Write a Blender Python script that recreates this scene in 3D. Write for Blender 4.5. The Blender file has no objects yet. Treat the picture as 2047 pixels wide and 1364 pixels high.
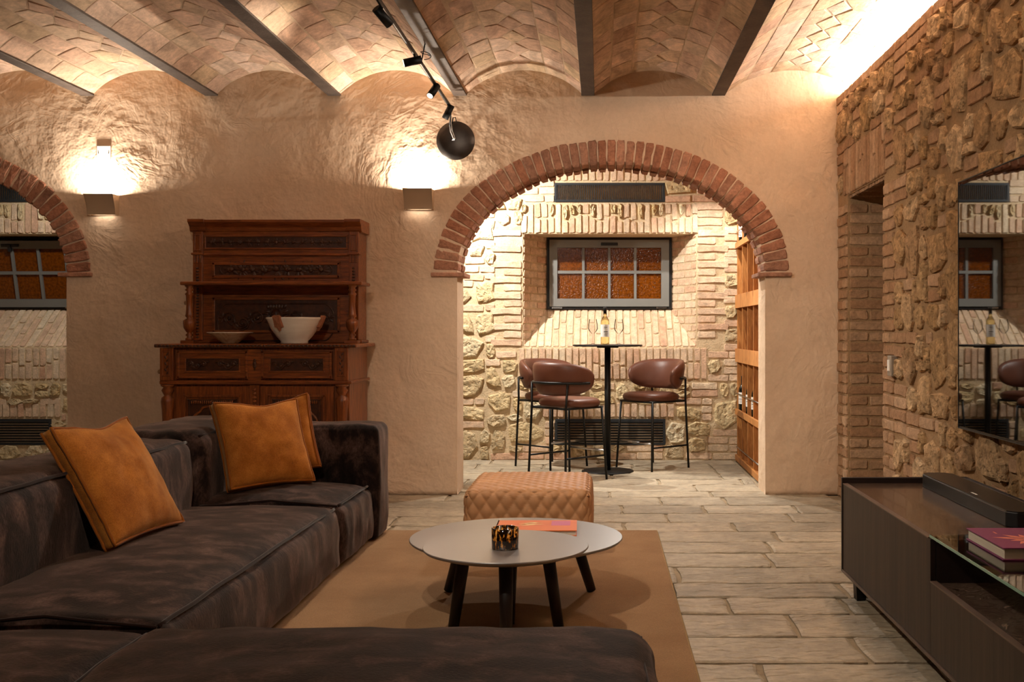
import bpy, bmesh, math, random
from mathutils import Vector, Matrix, noise
PI = math.pi
sc = bpy.context.scene
C = sc.collection
RNG = random.Random(11)

# ------------------------------------------------------------------ camera, world, exposure
CAM_H = 1.2
cam_d = bpy.data.cameras.new('camera')
cam = bpy.data.objects.new('camera', cam_d)
C.objects.link(cam)
cam.location = (0, 0, CAM_H)
cam.rotation_euler = (PI / 2, 0, 0)
cam_d.sensor_width = 36
cam_d.lens = 36 * 2130 / 2047
cam_d.shift_x = -176.5 / 2047
cam_d.shift_y = -22 / 2047
cam_d.clip_start = 0.05
sc.camera = cam
world = bpy.data.worlds.new('night')
sc.world = world
world.use_nodes = True
world.node_tree.nodes['Background'].inputs[0].default_value = (0.02, 0.02, 0.03, 1)
world.node_tree.nodes['Background'].inputs[1].default_value = 0.1
sc.view_settings.view_transform = 'Standard'
sc.view_settings.look = 'None'
sc.view_settings.gamma = 1
sc.view_settings.use_curve_mapping = False
sc.view_settings.exposure = 0.0
WARM = (1.0, 0.86, 0.70)
NEUT = (1.0, 0.955, 0.87)

def lamp(kind, name, loc, power, color, target=None, size=0.05, angle=60, blend=0.6, size_y=None, parent=None):
    l = bpy.data.lights.new(name, kind)
    l.energy = power
    l.color = color
    if kind == 'SPOT':
        l.spot_size = math.radians(angle); l.spot_blend = blend; l.shadow_soft_size = size
    elif kind == 'AREA':
        l.size = size
        if size_y:
            l.shape = 'RECTANGLE'; l.size_y = size_y
    else:
        l.shadow_soft_size = size
    o = bpy.data.objects.new(name, l)
    C.objects.link(o)
    o.location = loc
    if target is not None:
        o.rotation_euler = (Vector(target) - Vector(loc)).to_track_quat('-Z', 'Y').to_euler()
    return o

# ------------------------------------------------------------------ materials
def s2l(c):
    return tuple(((v / 255) / 12.92 if v / 255 <= 0.04045 else ((v / 255 + 0.055) / 1.055) ** 2.4) for v in c)

def mat(name, cols, rough=0.7, metal=0.0, nscale=6.0, ndetail=4, bump=0.0, bscale=30.0, bdist=0.01, stretch=(1, 1, 1),
        objrand=False, vary=0.25, sheen=0.0, spec=0.5, coat=0.0, rlo=0.35, rhi=0.65, bstretch=None, bdetail=6, pits=0.0, pscale=20.0,
        transmission=0.0, ior=1.45, world=False, dist=0.0, dark=None, sheen_tint=None, trowel=0.0, fine=None):
    m = bpy.data.materials.new(name)
    m.use_nodes = True
    nt = m.node_tree; N = nt.nodes; L = nt.links
    b = N['Principled BSDF']
    b.inputs['Roughness'].default_value = rough
    b.inputs['Metallic'].default_value = metal
    b.inputs['Specular IOR Level'].default_value = spec
    b.inputs['Coat Weight'].default_value = coat
    b.inputs['IOR'].default_value = ior
    b.inputs['Transmission Weight'].default_value = transmission
    if sheen:
        b.inputs['Sheen Weight'].default_value = sheen
        b.inputs['Sheen Roughness'].default_value = 0.35
        if sheen_tint: b.inputs['Sheen Tint'].default_value = (*sheen_tint, 1)
    cols = [s2l(c) for c in cols]
    tc = N.new('ShaderNodeTexCoord')
    co = tc.outputs['Object']
    if world:
        g = N.new('ShaderNodeNewGeometry'); co = g.outputs['Position']
    if objrand:
        oi = N.new('ShaderNodeObjectInfo')
        sca = N.new('ShaderNodeVectorMath'); sca.operation = 'SCALE'
        L.new(oi.outputs['Location'], sca.inputs[0]); sca.inputs['Scale'].default_value = 3.7
        ad = N.new('ShaderNodeVectorMath'); ad.operation = 'ADD'
        L.new(co, ad.inputs[0]); L.new(sca.outputs[0], ad.inputs[1]); co = ad.outputs[0]
    mp = N.new('ShaderNodeMapping'); mp.inputs['Scale'].default_value = stretch
    L.new(co, mp.inputs['Vector'])
    nz = N.new('ShaderNodeTexNoise'); nz.inputs['Scale'].default_value = nscale; nz.inputs['Detail'].default_value = ndetail
    nz.inputs['Roughness'].default_value = 0.6; nz.inputs['Distortion'].default_value = dist
    L.new(mp.outputs[0], nz.inputs['Vector'])
    if len(cols) == 1 and not objrand:
        b.inputs['Base Color'].default_value = (*cols[0], 1)
    else:
        rp = N.new('ShaderNodeValToRGB')
        el = rp.color_ramp.elements
        n = len(cols)
        while len(el) < n: el.new(0.5)
        for i, c in enumerate(cols):
            el[i].position = (i / (n - 1) if objrand else rlo + (rhi - rlo) * i / (n - 1)) if n > 1 else 0
            el[i].color = (*c, 1)
        if objrand:
            L.new(oi.outputs['Random'], rp.inputs[0])
            mr = N.new('ShaderNodeMapRange'); mr.inputs['From Min'].default_value = 0.3; mr.inputs['From Max'].default_value = 0.7
            mr.inputs['To Min'].default_value = 1 - vary; mr.inputs['To Max'].default_value = 1 + vary
            L.new(nz.outputs['Fac'], mr.inputs[0])
            ml = N.new('ShaderNodeVectorMath'); ml.operation = 'SCALE'
            L.new(rp.outputs[0], ml.inputs[0]); L.new(mr.outputs[0], ml.inputs['Scale'])
            L.new(ml.outputs[0], b.inputs['Base Color'])
        else:
            L.new(nz.outputs['Fac'], rp.inputs[0])
            L.new(rp.outputs[0], b.inputs['Base Color'])
    if fine:
        fscale, famt, fstr = fine
        mf = N.new('ShaderNodeMapping'); mf.inputs['Scale'].default_value = fstr
        L.new(co, mf.inputs['Vector'])
        nf = N.new('ShaderNodeTexNoise'); nf.inputs['Scale'].default_value = fscale; nf.inputs['Detail'].default_value = 4; nf.inputs['Roughness'].default_value = .7
        L.new(mf.outputs[0], nf.inputs['Vector'])
        fm = N.new('ShaderNodeMapRange'); fm.inputs['From Min'].default_value = .3; fm.inputs['From Max'].default_value = .7
        fm.inputs['To Min'].default_value = 1 - famt; fm.inputs['To Max'].default_value = 1 + famt
        L.new(nf.outputs['Fac'], fm.inputs[0])
        vs_ = N.new('ShaderNodeVectorMath'); vs_.operation = 'SCALE'
        L.new(fm.outputs[0], vs_.inputs['Scale'])
        if b.inputs['Base Color'].is_linked:
            src = b.inputs['Base Color'].links[0].from_socket
            L.new(src, vs_.inputs[0])
        else:
            vs_.inputs[0].default_value = cols[0]
        L.new(vs_.outputs[0], b.inputs['Base Color'])
    if bump:
        mb = N.new('ShaderNodeMapping'); mb.inputs['Scale'].default_value = bstretch or stretch
        L.new(co, mb.inputs['Vector'])
        nb = N.new('ShaderNodeTexNoise'); nb.inputs['Scale'].default_value = bscale; nb.inputs['Detail'].default_value = bdetail
        nb.inputs['Roughness'].default_value = 0.62
        L.new(mb.outputs[0], nb.inputs['Vector'])
        h = nb.outputs['Fac']
        if pits:
            vo = N.new('ShaderNodeTexNoise'); vo.inputs['Scale'].default_value = pscale; vo.inputs['Detail'].default_value = 2
            L.new(mb.outputs[0], vo.inputs['Vector'])
            pr = N.new('ShaderNodeMapRange'); pr.inputs['From Min'].default_value = 0.30; pr.inputs['From Max'].default_value = 0.48
            pr.inputs['To Min'].default_value = -pits; pr.inputs['To Max'].default_value = 0
            L.new(vo.outputs['Fac'], pr.inputs[0])
            a2 = N.new('ShaderNodeMath'); a2.operation = 'ADD'
            L.new(h, a2.inputs[0]); L.new(pr.outputs[0], a2.inputs[1]); h = a2.outputs[0]
        if trowel:
            # overlapping trowel strokes: each patch has its own stroke direction
            for k, (cs_, off) in enumerate(((2.2, 0.0), (3.6, 5.3))):
                wv_ = N.new('ShaderNodeTexNoise'); wv_.inputs['Scale'].default_value = 2.5; wv_.inputs['Detail'].default_value = 3
                L.new(co, wv_.inputs['Vector'])
                mx = N.new('ShaderNodeVectorMath'); mx.operation = 'MULTIPLY_ADD'; mx.inputs[1].default_value = (.35, .35, .35)
                L.new(wv_.outputs['Color'], mx.inputs[0]); L.new(co, mx.inputs[2])
                vo = N.new('ShaderNodeTexVoronoi'); vo.inputs['Scale'].default_value = cs_
                ofs = N.new('ShaderNodeVectorMath'); ofs.operation = 'ADD'; ofs.inputs[1].default_value = (off, off, off)
                L.new(mx.outputs[0], ofs.inputs[0]); L.new(ofs.outputs[0], vo.inputs['Vector'])
                sx_ = N.new('ShaderNodeSeparateColor'); L.new(vo.outputs['Color'], sx_.inputs[0])
                an = N.new('ShaderNodeMath'); an.operation = 'MULTIPLY'; an.inputs[1].default_value = 6.3
                L.new(sx_.outputs[0], an.inputs[0])
                vr = N.new('ShaderNodeVectorRotate'); vr.rotation_type = 'AXIS_ANGLE'; vr.inputs['Axis'].default_value = (0, 1, 0)
                L.new(mx.outputs[0], vr.inputs['Vector']); L.new(an.outputs[0], vr.inputs['Angle'])
                m2 = N.new('ShaderNodeMapping'); m2.inputs['Scale'].default_value = (2.5, 2.5, 13.0)
                L.new(vr.outputs[0], m2.inputs['Vector'])
                n2 = N.new('ShaderNodeTexNoise'); n2.inputs['Scale'].default_value = 1.3; n2.inputs['Detail'].default_value = 2.5
                n2.inputs['Distortion'].default_value = 0.8
                L.new(m2.outputs[0], n2.inputs['Vector'])
                # strokes come and go
                mk = N.new('ShaderNodeMapRange'); mk.inputs['From Min'].default_value = .42; mk.inputs['From Max'].default_value = .68
                mk.inputs['To Min'].default_value = 0.12; mk.inputs['To Max'].default_value = trowel
                L.new(wv_.outputs['Fac'], mk.inputs[0])
                s = N.new('ShaderNodeMath'); s.operation = 'MULTIPLY_ADD'
                L.new(n2.outputs['Fac'], s.inputs[0]); L.new(mk.outputs[0], s.inputs[1]); L.new(h, s.inputs[2]); h = s.outputs[0]
        bp = N.new('ShaderNodeBump'); bp.inputs['Strength'].default_value = bump; bp.inputs['Distance'].default_value = bdist
        L.new(h, bp.inputs['Height'])
        L.new(bp.outputs[0], b.inputs['Normal'])
    return m

def emis(name, col, strength):
    m = bpy.data.materials.new(name); m.use_nodes = True
    b = m.node_tree.nodes['Principled BSDF']
    b.inputs['Base Color'].default_value = (*col, 1)
    b.inputs['Emission Color'].default_value = (*col, 1); b.inputs['Emission Strength'].default_value = strength
    return m

M = {}
M['plaster'] = mat('plaster', [(206, 178, 150), (214, 188, 161)], 0.85, nscale=2.0, bump=0.5, bscale=16, bdist=0.014, world=True, trowel=1.7, spec=0.2, bdetail=2, fine=(35, .05, (1, 1, 1)))
M['mortar'] = mat('mortar', [(196, 172, 138), (212, 190, 156)], 0.95, nscale=9, bump=0.7, bscale=60, bdist=0.012, world=True, spec=0.1, fine=(60, 0.10, (1, 1, 1)))
M['mortar_brown'] = mat('mortar_brown', [(156, 126, 94), (168, 138, 104)], 0.95, nscale=9, bump=0.7, bscale=60, bdist=0.012, world=True, spec=0.1, fine=(60, 0.12, (1, 1, 1)))
M['brick'] = mat('brick', [(204, 170, 142), (212, 188, 160), (198, 158, 130), (216, 196, 168), (208, 178, 150)], 0.9, objrand=True, vary=0.22, nscale=14, bump=0.7, bscale=55, bdist=0.008, spec=0.15, fine=(70, 0.16, (1, 1, 1)))
M['stone'] = mat('stone', [(206, 186, 148), (190, 164, 120), (214, 198, 166), (198, 174, 132), (184, 164, 132)], 0.95, objrand=True, vary=0.30, nscale=16, bump=0.8, bscale=30, bdist=0.015, pits=0.5, pscale=30, spec=0.1, fine=(48, 0.26, (1, 1, 1)))
M['wall_brick'] = mat('wall_brick', [(168, 134, 104), (156, 120, 90), (180, 148, 118), (162, 128, 98)], 0.9, objrand=True, vary=0.22, nscale=14, bump=0.8, bscale=50, bdist=0.009, spec=0.15, fine=(60, 0.18, (1, 1, 1)))
M['wall_stone'] = mat('wall_stone', [(176, 146, 110), (158, 126, 88), (188, 160, 126), (166, 132, 94), (154, 124, 94)], 0.95, objrand=True, vary=0.32, nscale=14, bump=0.75, bscale=26, bdist=0.016, pits=0.55, pscale=26, spec=0.1, fine=(42, 0.30, (1, 1, 1)))
M['arch_brick'] = mat('arch_brick', [(164, 114, 90), (152, 102, 78), (174, 128, 104), (146, 106, 86)], 0.9, objrand=True, vary=0.3, nscale=12, bump=0.8, bscale=45, bdist=0.01, spec=0.15, fine=(50, 0.25, (1, 1, 1)))
M['vault_tile'] = mat('vault_tile', [(204, 174, 152), (192, 158, 134), (212, 186, 166), (198, 172, 140), (208, 178, 156)], 0.9, objrand=True, vary=0.35, nscale=6, stretch=(1, .35, 1), bump=0.6, bscale=40, bdist=0.006, dist=1.0, spec=0.15, fine=(30, 0.20, (1, 1, 1)))
M['vault_mortar'] = mat('vault_mortar', [(206, 182, 156), (190, 164, 138)], 0.95, nscale=9, bump=0.5, bscale=60, world=True, spec=0.1)
M['slab'] = mat('slab', [(162, 147, 125), (174, 160, 138), (150, 137, 117), (168, 153, 130)], 0.6, objrand=True, vary=0.22, nscale=5, bump=0.8, bscale=8, bdist=0.02, bstretch=(1, 2.4, 1), spec=0.35, pits=0.5, pscale=11, fine=(26, 0.16, (1, 1, 1)))
M['grout'] = mat('grout', [(146, 130, 108), (160, 144, 120)], 0.95, nscale=9, bump=0.6, bscale=60, world=True, spec=0.1, fine=(60, 0.12, (1, 1, 1)))
M['steel_beam'] = mat('steel_beam', [(72, 62, 55), (92, 80, 72)], 0.6, metal=0.3, nscale=8, bump=0.3, bscale=50, world=True, fine=(60, 0.20, (1, 1, 1)))
M['dark_plain'] = mat('dark_plain', [(40, 34, 30)], 0.9)
M['metal_black'] = mat('metal_black', [(20, 19, 18)], 0.45, metal=0.4)
M['metal_grey'] = mat('metal_grey', [(46, 49, 52)], 0.45, metal=0.3)
M['frame_grey'] = mat('frame_grey', [(120, 120, 116)], 0.45, metal=0.2)
M['frame_black'] = mat('frame_black', [(22, 22, 23)], 0.5)
M['amber'] = mat('amber', [(80, 36, 0), (116, 58, 3)], 0.16, nscale=40, bump=0.55, bscale=60, bdist=0.006, bdetail=1, spec=0.45)
M['wood'] = mat('walnut', [(98, 48, 18), (126, 65, 25), (146, 80, 33)], 0.36, nscale=5, stretch=(1.2, 6, 14), ndetail=6, dist=0.6, bump=0.1, bscale=20, coat=0.25, fine=(30, .25, (.5, 3, 3)))
M['wood_v'] = mat('walnut_upright', [(98, 48, 18), (126, 65, 25), (144, 78, 32)], 0.36, nscale=5, stretch=(14, 6, 1.2), ndetail=6, dist=0.6, bump=0.1, bscale=20, coat=0.25, fine=(30, .25, (3, 3, .4)))
M['wood_dark'] = mat('walnut_carved', [(54, 27, 12), (78, 40, 18)], 0.4, nscale=30, bump=0.3, bscale=60, bdist=0.004, coat=0.2)
M['rack'] = mat('rack_wood', [(170, 108, 54), (192, 130, 70), (154, 94, 44)], 0.5, nscale=4, stretch=(8, 2, 1), ndetail=5, dist=0.8, bump=0.05, bscale=30, fine=(24, .2, (3, 3, .4)))
M['velvet'] = mat('velvet', [(11, 6, 4), (30, 19, 15), (64, 47, 41), (88, 68, 60)], 0.75, nscale=8, stretch=(1, 1.3, .6), ndetail=12, dist=0.5, bump=0.35, bscale=120, bdist=0.005, sheen=0.35, sheen_tint=(0.62, 0.44, 0.36), rlo=0.36, rhi=0.70, spec=0.12, fine=(110, .55, (1, 1, .5)))
M['velvet_seam'] = mat('velvet_seam', [(36, 22, 17)], 0.85, sheen=0.3, spec=0.1)
M['cushion'] = mat('cushion', [(138, 80, 28), (172, 108, 44)], 0.9, nscale=9, ndetail=6, bump=0.5, bscale=260, bdist=0.004, sheen=0.35, sheen_tint=(1, 0.7, 0.35), spec=0.1, fine=(180, 0.22, (1, 1, 1)))
M['cushion_seam'] = mat('cushion_seam', [(130, 72, 22)], 0.9, sheen=0.3, spec=0.1)
M['rug'] = mat('rug', [(138, 106, 76), (152, 120, 88)], 0.95, nscale=3, bump=0.5, bscale=300, bdist=0.004, spec=0.05, sheen=0.15, fine=(220, 0.22, (1, 1, 1)))
M['rug_edge'] = mat('rug_edge', [(150, 122, 82)], 0.95, bump=0.4, bscale=200)
M['pouf'] = mat('pouf_leather', [(168, 122, 84), (178, 132, 92)], 0.55, nscale=4, bump=0.12, bscale=160, bdist=0.003, spec=0.3)
M['stitch'] = mat('pouf_seam', [(112, 70, 38)], 0.7)
M['table_top'] = mat('table_top', [(100, 92, 88), (106, 98, 94)], 0.38, nscale=3, spec=0.8, ior=2.0)
M['table_leg'] = mat('table_leg', [(34, 24, 20)], 0.5)
M['leather'] = mat('stool_leather', [(92, 54, 40), (100, 60, 44)], 0.42, nscale=4, bump=0.1, bscale=200, bdist=0.002, spec=0.4)
M['tv_glass'] = mat('tv_glass', [(4, 4, 4)], 0.02, spec=0.9, ior=1.7)
M['tv_body'] = mat('tv_body', [(14, 14, 14)], 0.35)
M['console_wood'] = mat('console_wood', [(34, 25, 19), (50, 38, 29), (62, 47, 37)], 0.5, nscale=3, stretch=(14, 14, 0.5), ndetail=7, bump=0.15, bscale=18, bstretch=(20, 20, .6), bdist=0.003, fine=(60, .28, (6, 6, .25)))
M['console_frame'] = mat('console_frame', [(34, 22, 18)], 0.5)
M['console_edge'] = mat('console_edge', [(104, 84, 72), (84, 66, 56)], 0.4, nscale=30, stretch=(1, .2, 1))
M['marble'] = mat('marble', [(46, 34, 28), (96, 76, 64), (56, 42, 35), (124, 104, 90)], 0.2, nscale=9, ndetail=9, dist=3.0, rlo=0.36, rhi=0.66, coat=0.2)
M['soundbar'] = mat('soundbar', [(18, 18, 19)], 0.5, bump=0.3, bscale=400, bdist=0.002)
M['soundbar_top'] = mat('soundbar_top', [(30, 29, 28)], 0.3)
M['ceramic'] = mat('ceramic', [(226, 216, 202), (236, 228, 216)], 0.3, nscale=5, stretch=(1, 1, 8), coat=0.4)
M['terracotta'] = mat('terracotta', [(150, 92, 62), (172, 112, 78)], 0.8, nscale=14, bump=0.4, bscale=50)
M['dish'] = mat('dish', [(150, 110, 74), (196, 168, 134), (166, 126, 90)], 0.5, nscale=9, dist=1.0)
M['white'] = mat('white_plastic', [(232, 228, 222)], 0.5)
M['switch_grey'] = mat('switch_grey', [(150, 140, 128)], 0.4, metal=0.3)
M['sconce'] = mat('sconce_paint', [(176, 150, 122)], 0.6)
M['chrome'] = mat('chrome', [(190, 190, 190)], 0.2, metal=1.0)
M['label'] = mat('paper_label', [(228, 224, 216)], 0.8)
M['ink'] = mat('ink_grey', [(120, 118, 116)], 0.8)
M['bottle_dark'] = mat('bottle_dark', [(12, 14, 10)], 0.08, spec=0.7)
M['purple'] = mat('book_purple', [(122, 52, 92)], 0.6)
M['orange'] = mat('book_orange', [(214, 104, 44), (222, 116, 52)], 0.6, nscale=6)
M['pages'] = mat('pages', [(206, 196, 178), (190, 180, 162)], 0.9, nscale=4, stretch=(1, 1, 90))
M['salmon'] = mat('print_salmon', [(232, 140, 116)], 0.6)
M['yellow'] = mat('print_yellow', [(232, 184, 60)], 0.6)
M['cream'] = mat('print_cream', [(240, 206, 140)], 0.6)
M['magenta'] = mat('print_magenta', [(196, 92, 130)], 0.6)
M['tort'] = mat('tortoiseshell', [(16, 7, 3), (40, 18, 5), (190, 116, 32), (226, 170, 88)], 0.06, nscale=60, stretch=(1.4, 1.4, 0.6), ndetail=2, dist=0.5, rlo=0.46, rhi=0.66, spec=0.7, coat=0.6)

def glass_mat(name, col, rough=0.0, ior=1.45):
    m = bpy.data.materials.new(name); m.use_nodes = True
    b = m.node_tree.nodes['Principled BSDF']
    b.inputs['Base Color'].default_value = (*col, 1); b.inputs['Roughness'].default_value = rough
    b.inputs['Transmission Weight'].default_value = 1.0; b.inputs['IOR'].default_value = ior
    return m
M['glass'] = glass_mat('clear_glass', (0.98, 1, 0.99))
def thin_glass(name):
    m = bpy.data.materials.new(name); m.use_nodes = True
    N = m.node_tree.nodes; L = m.node_tree.links; N.remove(N['Principled BSDF'])
    t = N.new('ShaderNodeBsdfTransparent'); t.inputs[0].default_value = (.95, .96, .96, 1)
    g = N.new('ShaderNodeBsdfGlossy'); g.inputs['Roughness'].default_value = .03
    f = N.new('ShaderNodeLayerWeight'); f.inputs[0].default_value = .16
    x = N.new('ShaderNodeMixShader'); L.new(f.outputs['Fresnel'], x.inputs[0]); L.new(t.outputs[0], x.inputs[1]); L.new(g.outputs[0], x.inputs[2])
    L.new(x.outputs[0], N['Material Output'].inputs[0])
    return m
M['thin_glass'] = thin_glass('wine_glass_crystal')
M['glass_edge'] = mat('glass_edge', [(120, 168, 150)], .15, spec=.8)
M['glass_green'] = glass_mat('shelf_glass', (0.84, 0.96, 0.92), 0.0, 1.5)
M['wine'] = glass_mat('white_wine', (0.97, 0.86, 0.45))
M['led'] = emis('led_glow', (1.0, 0.86, 0.68), 30)
M['lens'] = emis('spot_lens', (1.0, 0.88, 0.7), 12)

# ------------------------------------------------------------------ mesh helpers
class MB:
    def __init__(s): s.v = []; s.f = []; s.sm = []
    def add(s, vs, fs, smooth=False):
        o = len(s.v); s.v += [tuple(v) for v in vs]
        for f in fs: s.f.append(tuple(i + o for i in f)); s.sm.append(smooth)
        return s
    def box(s, x0, x1, y0, y1, z0, z1):
        vs = [(x0, y0, z0), (x1, y0, z0), (x1, y1, z0), (x0, y1, z0), (x0, y0, z1), (x1, y0, z1), (x1, y1, z1), (x0, y1, z1)]
        return s.add(vs, [(0, 3, 2, 1), (4, 5, 6, 7), (0, 1, 5, 4), (1, 2, 6, 5), (2, 3, 7, 6), (3, 0, 4, 7)])
    def tube(s, path, r, n=10, closed=False, caps=True):
        P = [Vector(p) for p in path]; k = len(P)
        R = r if isinstance(r, (list, tuple)) else [r] * k
        vs = []; up = None
        for i, p in enumerate(P):
            if closed: t = (P[(i + 1) % k] - P[i - 1]).normalized()
            else: t = (P[min(i + 1, k - 1)] - P[max(i - 1, 0)]).normalized()
            if up is None:
                up = Vector((0, 0, 1)) if abs(t.z) < 0.9 else Vector((1, 0, 0))
            a = t.cross(up).normalized(); up = a.cross(t).normalized()
            for j in range(n):
                an = 2 * PI * j / n
                vs.append(p + (a * math.cos(an) + up * math.sin(an)) * R[i])
        fs = []
        for i in range(k if closed else k - 1):
            i2 = (i + 1) % k
            for j in range(n):
                j2 = (j + 1) % n
                fs.append((i * n + j, i * n + j2, i2 * n + j2, i2 * n + j))
        s.add(vs, fs, True)
        if caps and not closed:
            o = len(s.v) - k * n
            s.f.append(tuple(o + j for j in range(n))[::-1]); s.sm.append(False)
            s.f.append(tuple(o + (k - 1) * n + j for j in range(n))); s.sm.append(False)
        return s
    def lathe(s, prof, n=32, c=(0, 0, 0), smooth=True, cap=True):
        vs = []; k = len(prof)
        for (r, z) in prof:
            for j in range(n):
                a = 2 * PI * j / n
                vs.append((c[0] + r * math.cos(a), c[1] + r * math.sin(a), c[2] + z))
        fs = []
        for i in range(k - 1):
            for j in range(n):
                j2 = (j + 1) % n
                fs.append((i * n + j, i * n + j2, (i + 1) * n + j2, (i + 1) * n + j))
        o = len(s.v)
        s.add(vs, fs, smooth)
        if prof[0][0] > 1e-4: s.f.append(tuple(o + j for j in range(n))[::-1]); s.sm.append(False)
        if cap and prof[-1][0] > 1e-4: s.f.append(tuple(o + (k - 1) * n + j for j in range(n))); s.sm.append(False)
        return s
    def prism(s, pts, axis, a, b, smooth=False):
        """pts: 2D outline; axis 'x','y','z' extruded from a to b"""
        def P(u, v, w):
            return {'x': (w, u, v), 'y': (u, w, v), 'z': (u, v, w)}[axis]
        n = len(pts)
        vs = [P(u, v, a) for u, v in pts] + [P(u, v, b) for u, v in pts]
        fs = [tuple(range(n))[::-1], tuple(range(n, 2 * n))]
        for i in range(n): fs.append((i, (i + 1) % n, n + (i + 1) % n, n + i))
        return s.add(vs, fs, smooth)
    def ball(s, c, r, n=10, sx=1, sy=1, sz=1):
        m = n // 2; vs = []; fs = []
        for i in range(m + 1):
            th = PI * i / m
            for j in range(n):
                a = 2 * PI * j / n
                vs.append((c[0] + r * sx * math.sin(th) * math.cos(a), c[1] + r * sy * math.sin(th) * math.sin(a), c[2] + r * sz * math.cos(th)))
        for i in range(m):
            for j in range(n):
                j2 = (j + 1) % n
                fs.append((i * n + j, (i + 1) * n + j, (i + 1) * n + j2, i * n + j2))
        return s.add(vs, fs, True)
    def mesh(s, name, m):
        me = bpy.data.meshes.new(name)
        me.from_pydata(s.v, [], s.f); me.update()
        me.polygons.foreach_set('use_smooth', s.sm)
        bm = bmesh.new(); bm.from_mesh(me)
        bmesh.ops.remove_doubles(bm, verts=bm.verts, dist=1e-5)
        bmesh.ops.recalc_face_normals(bm, faces=bm.faces)
        bm.to_mesh(me); bm.free()
        me.materials.append(m)
        return me
    def build(s, name, m, parent=None, bevel=0, seg=2, loc=None):
        o = bpy.data.objects.new(name, s.mesh(name, m)); C.objects.link(o)
        o.parent = parent
        if loc: o.location = loc
        if bevel:
            md = o.modifiers.new('bevel', 'BEVEL'); md.width = bevel; md.segments = seg; md.limit_method = 'ANGLE'
            md.harden_normals = False
        return o

def tag(o, label, cat, group=None, kind=None):
    o['label'] = label; o['category'] = cat
    if group: o['group'] = group
    if kind: o['kind'] = kind
    return o
def thing(name, label, cat, loc=(0, 0, 0), rz=0, group=None):
    o = bpy.data.objects.new(name, None); C.objects.link(o)
    o.empty_display_size = 0.1
    o.location = loc; o.rotation_euler = (0, 0, rz)
    return tag(o, label, cat, group)
def struct(o, label, cat):
    return tag(o, label, cat, None, 'structure')
def copy_tree(o, parent=None):
    c = o.copy(); C.objects.link(c); c.parent = parent
    for ch in list(o.children): copy_tree(ch, c)
    return c

# ---- masonry pieces
def poly_verts(pts, d, back, inset, rng, rough=0.15, mid=False):
    """block over a star-shaped 2D outline: returns verts, faces; local z is outward"""
    n = len(pts)
    cx = sum(p[0] for p in pts) / n; cy = sum(p[1] for p in pts) / n
    vs = [(x, y, -back) for x, y in pts]
    vs += [(x, y, d * 0.62 * (1 + rng.uniform(-rough, rough))) for x, y in pts]
    for x, y in pts:
        l = math.hypot(x - cx, y - cy) or 1
        k = max(0.3, 1 - inset / l)
        vs.append((cx + (x - cx) * k, cy + (y - cy) * k, d * (1 + rng.uniform(-rough, rough))))
    R = 2
    if mid:
        for x, y in pts:
            k = rng.uniform(.35, .6)
            vs.append((cx + (x - cx) * k, cy + (y - cy) * k, d * (1.05 + rng.uniform(-rough, rough))))
        R = 3
    vs.append((cx, cy, d * (1 + rng.uniform(-rough, rough))))
    fs = []
    for r in range(R):
        for i in range(n):
            j = (i + 1) % n
            fs.append((r * n + i, r * n + j, (r + 1) * n + j, (r + 1) * n + i))
    for i in range(n): fs.append((R * n + i, R * n + (i + 1) % n, (R + 1) * n))
    return vs, fs
def raw_mesh(name, vs, fs, m, smooth=False):
    me = bpy.data.meshes.new(name); me.from_pydata(vs, [], fs); me.update()
    if smooth: me.polygons.foreach_set('use_smooth', [True] * len(fs))
    me.materials.append(m)
    return me
def outline(w, h, kind, rng):
    if kind == 'brick':
        x, y = w / 2, h / 2; c = min(w, h) * 0.13; j = min(0.004, 0.08 * h)
        pts = [(-x + c, -y), (0, -y), (x - c, -y), (x, -y + c), (x, y - c), (x - c, y), (0, y), (-x + c, y), (-x, y - c), (-x, -y + c)]
        return [(a + rng.uniform(-j, j), b + rng.uniform(-j, j)) for a, b in pts]
    n = rng.choice((6, 7, 8, 9)); pts = []
    p = rng.uniform(3, 9); off = rng.random(); sk = rng.uniform(-.22, .22)
    for i in range(n):
        a = 2 * PI * (i + off + rng.uniform(-.28, .28)) / n
        c, s = math.cos(a), math.sin(a)
        k = (abs(c) ** p + abs(s) ** p) ** (-1 / p) * rng.uniform(0.80, 1.05)
        pts.append((c * k * w / 2 + s * k * sk * w / 2 * .5, s * k * h / 2))
    return pts
POOL = {}
def piece_mesh(w, h, kind, m, proud):
    key = (round(w, 3), round(h, 3), kind, m.name, proud, RNG.randrange(6))
    if key not in POOL:
        rng = random.Random(str(key))
        d = proud * rng.uniform(0.75, 1.25)
        vs, fs = poly_verts(outline(w, h, kind, rng), d, 0.02, (0.0045 if kind == 'brick' else min(w, h) * 0.08), rng, 0.10 if kind == 'brick' else 0.30, kind == 'stone')
        POOL[key] = raw_mesh(kind, vs, fs, m)
    return POOL[key]
def place(name, me, parent, origin, u, v, rot=0.0):
    u = Vector(u).normalized(); v = Vector(v).normalized(); n = u.cross(v)
    if rot:
        u, v = u * math.cos(rot) + v * math.sin(rot), v * math.cos(rot) - u * math.sin(rot)
    o = bpy.data.objects.new(name, me); C.objects.link(o); o.parent = parent
    mt = Matrix(((u.x, v.x, n.x, origin[0]), (u.y, v.y, n.y, origin[1]), (u.z, v.z, n.z, origin[2]), (0, 0, 0, 1)))
    o.matrix_basis = mt
    return o
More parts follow.
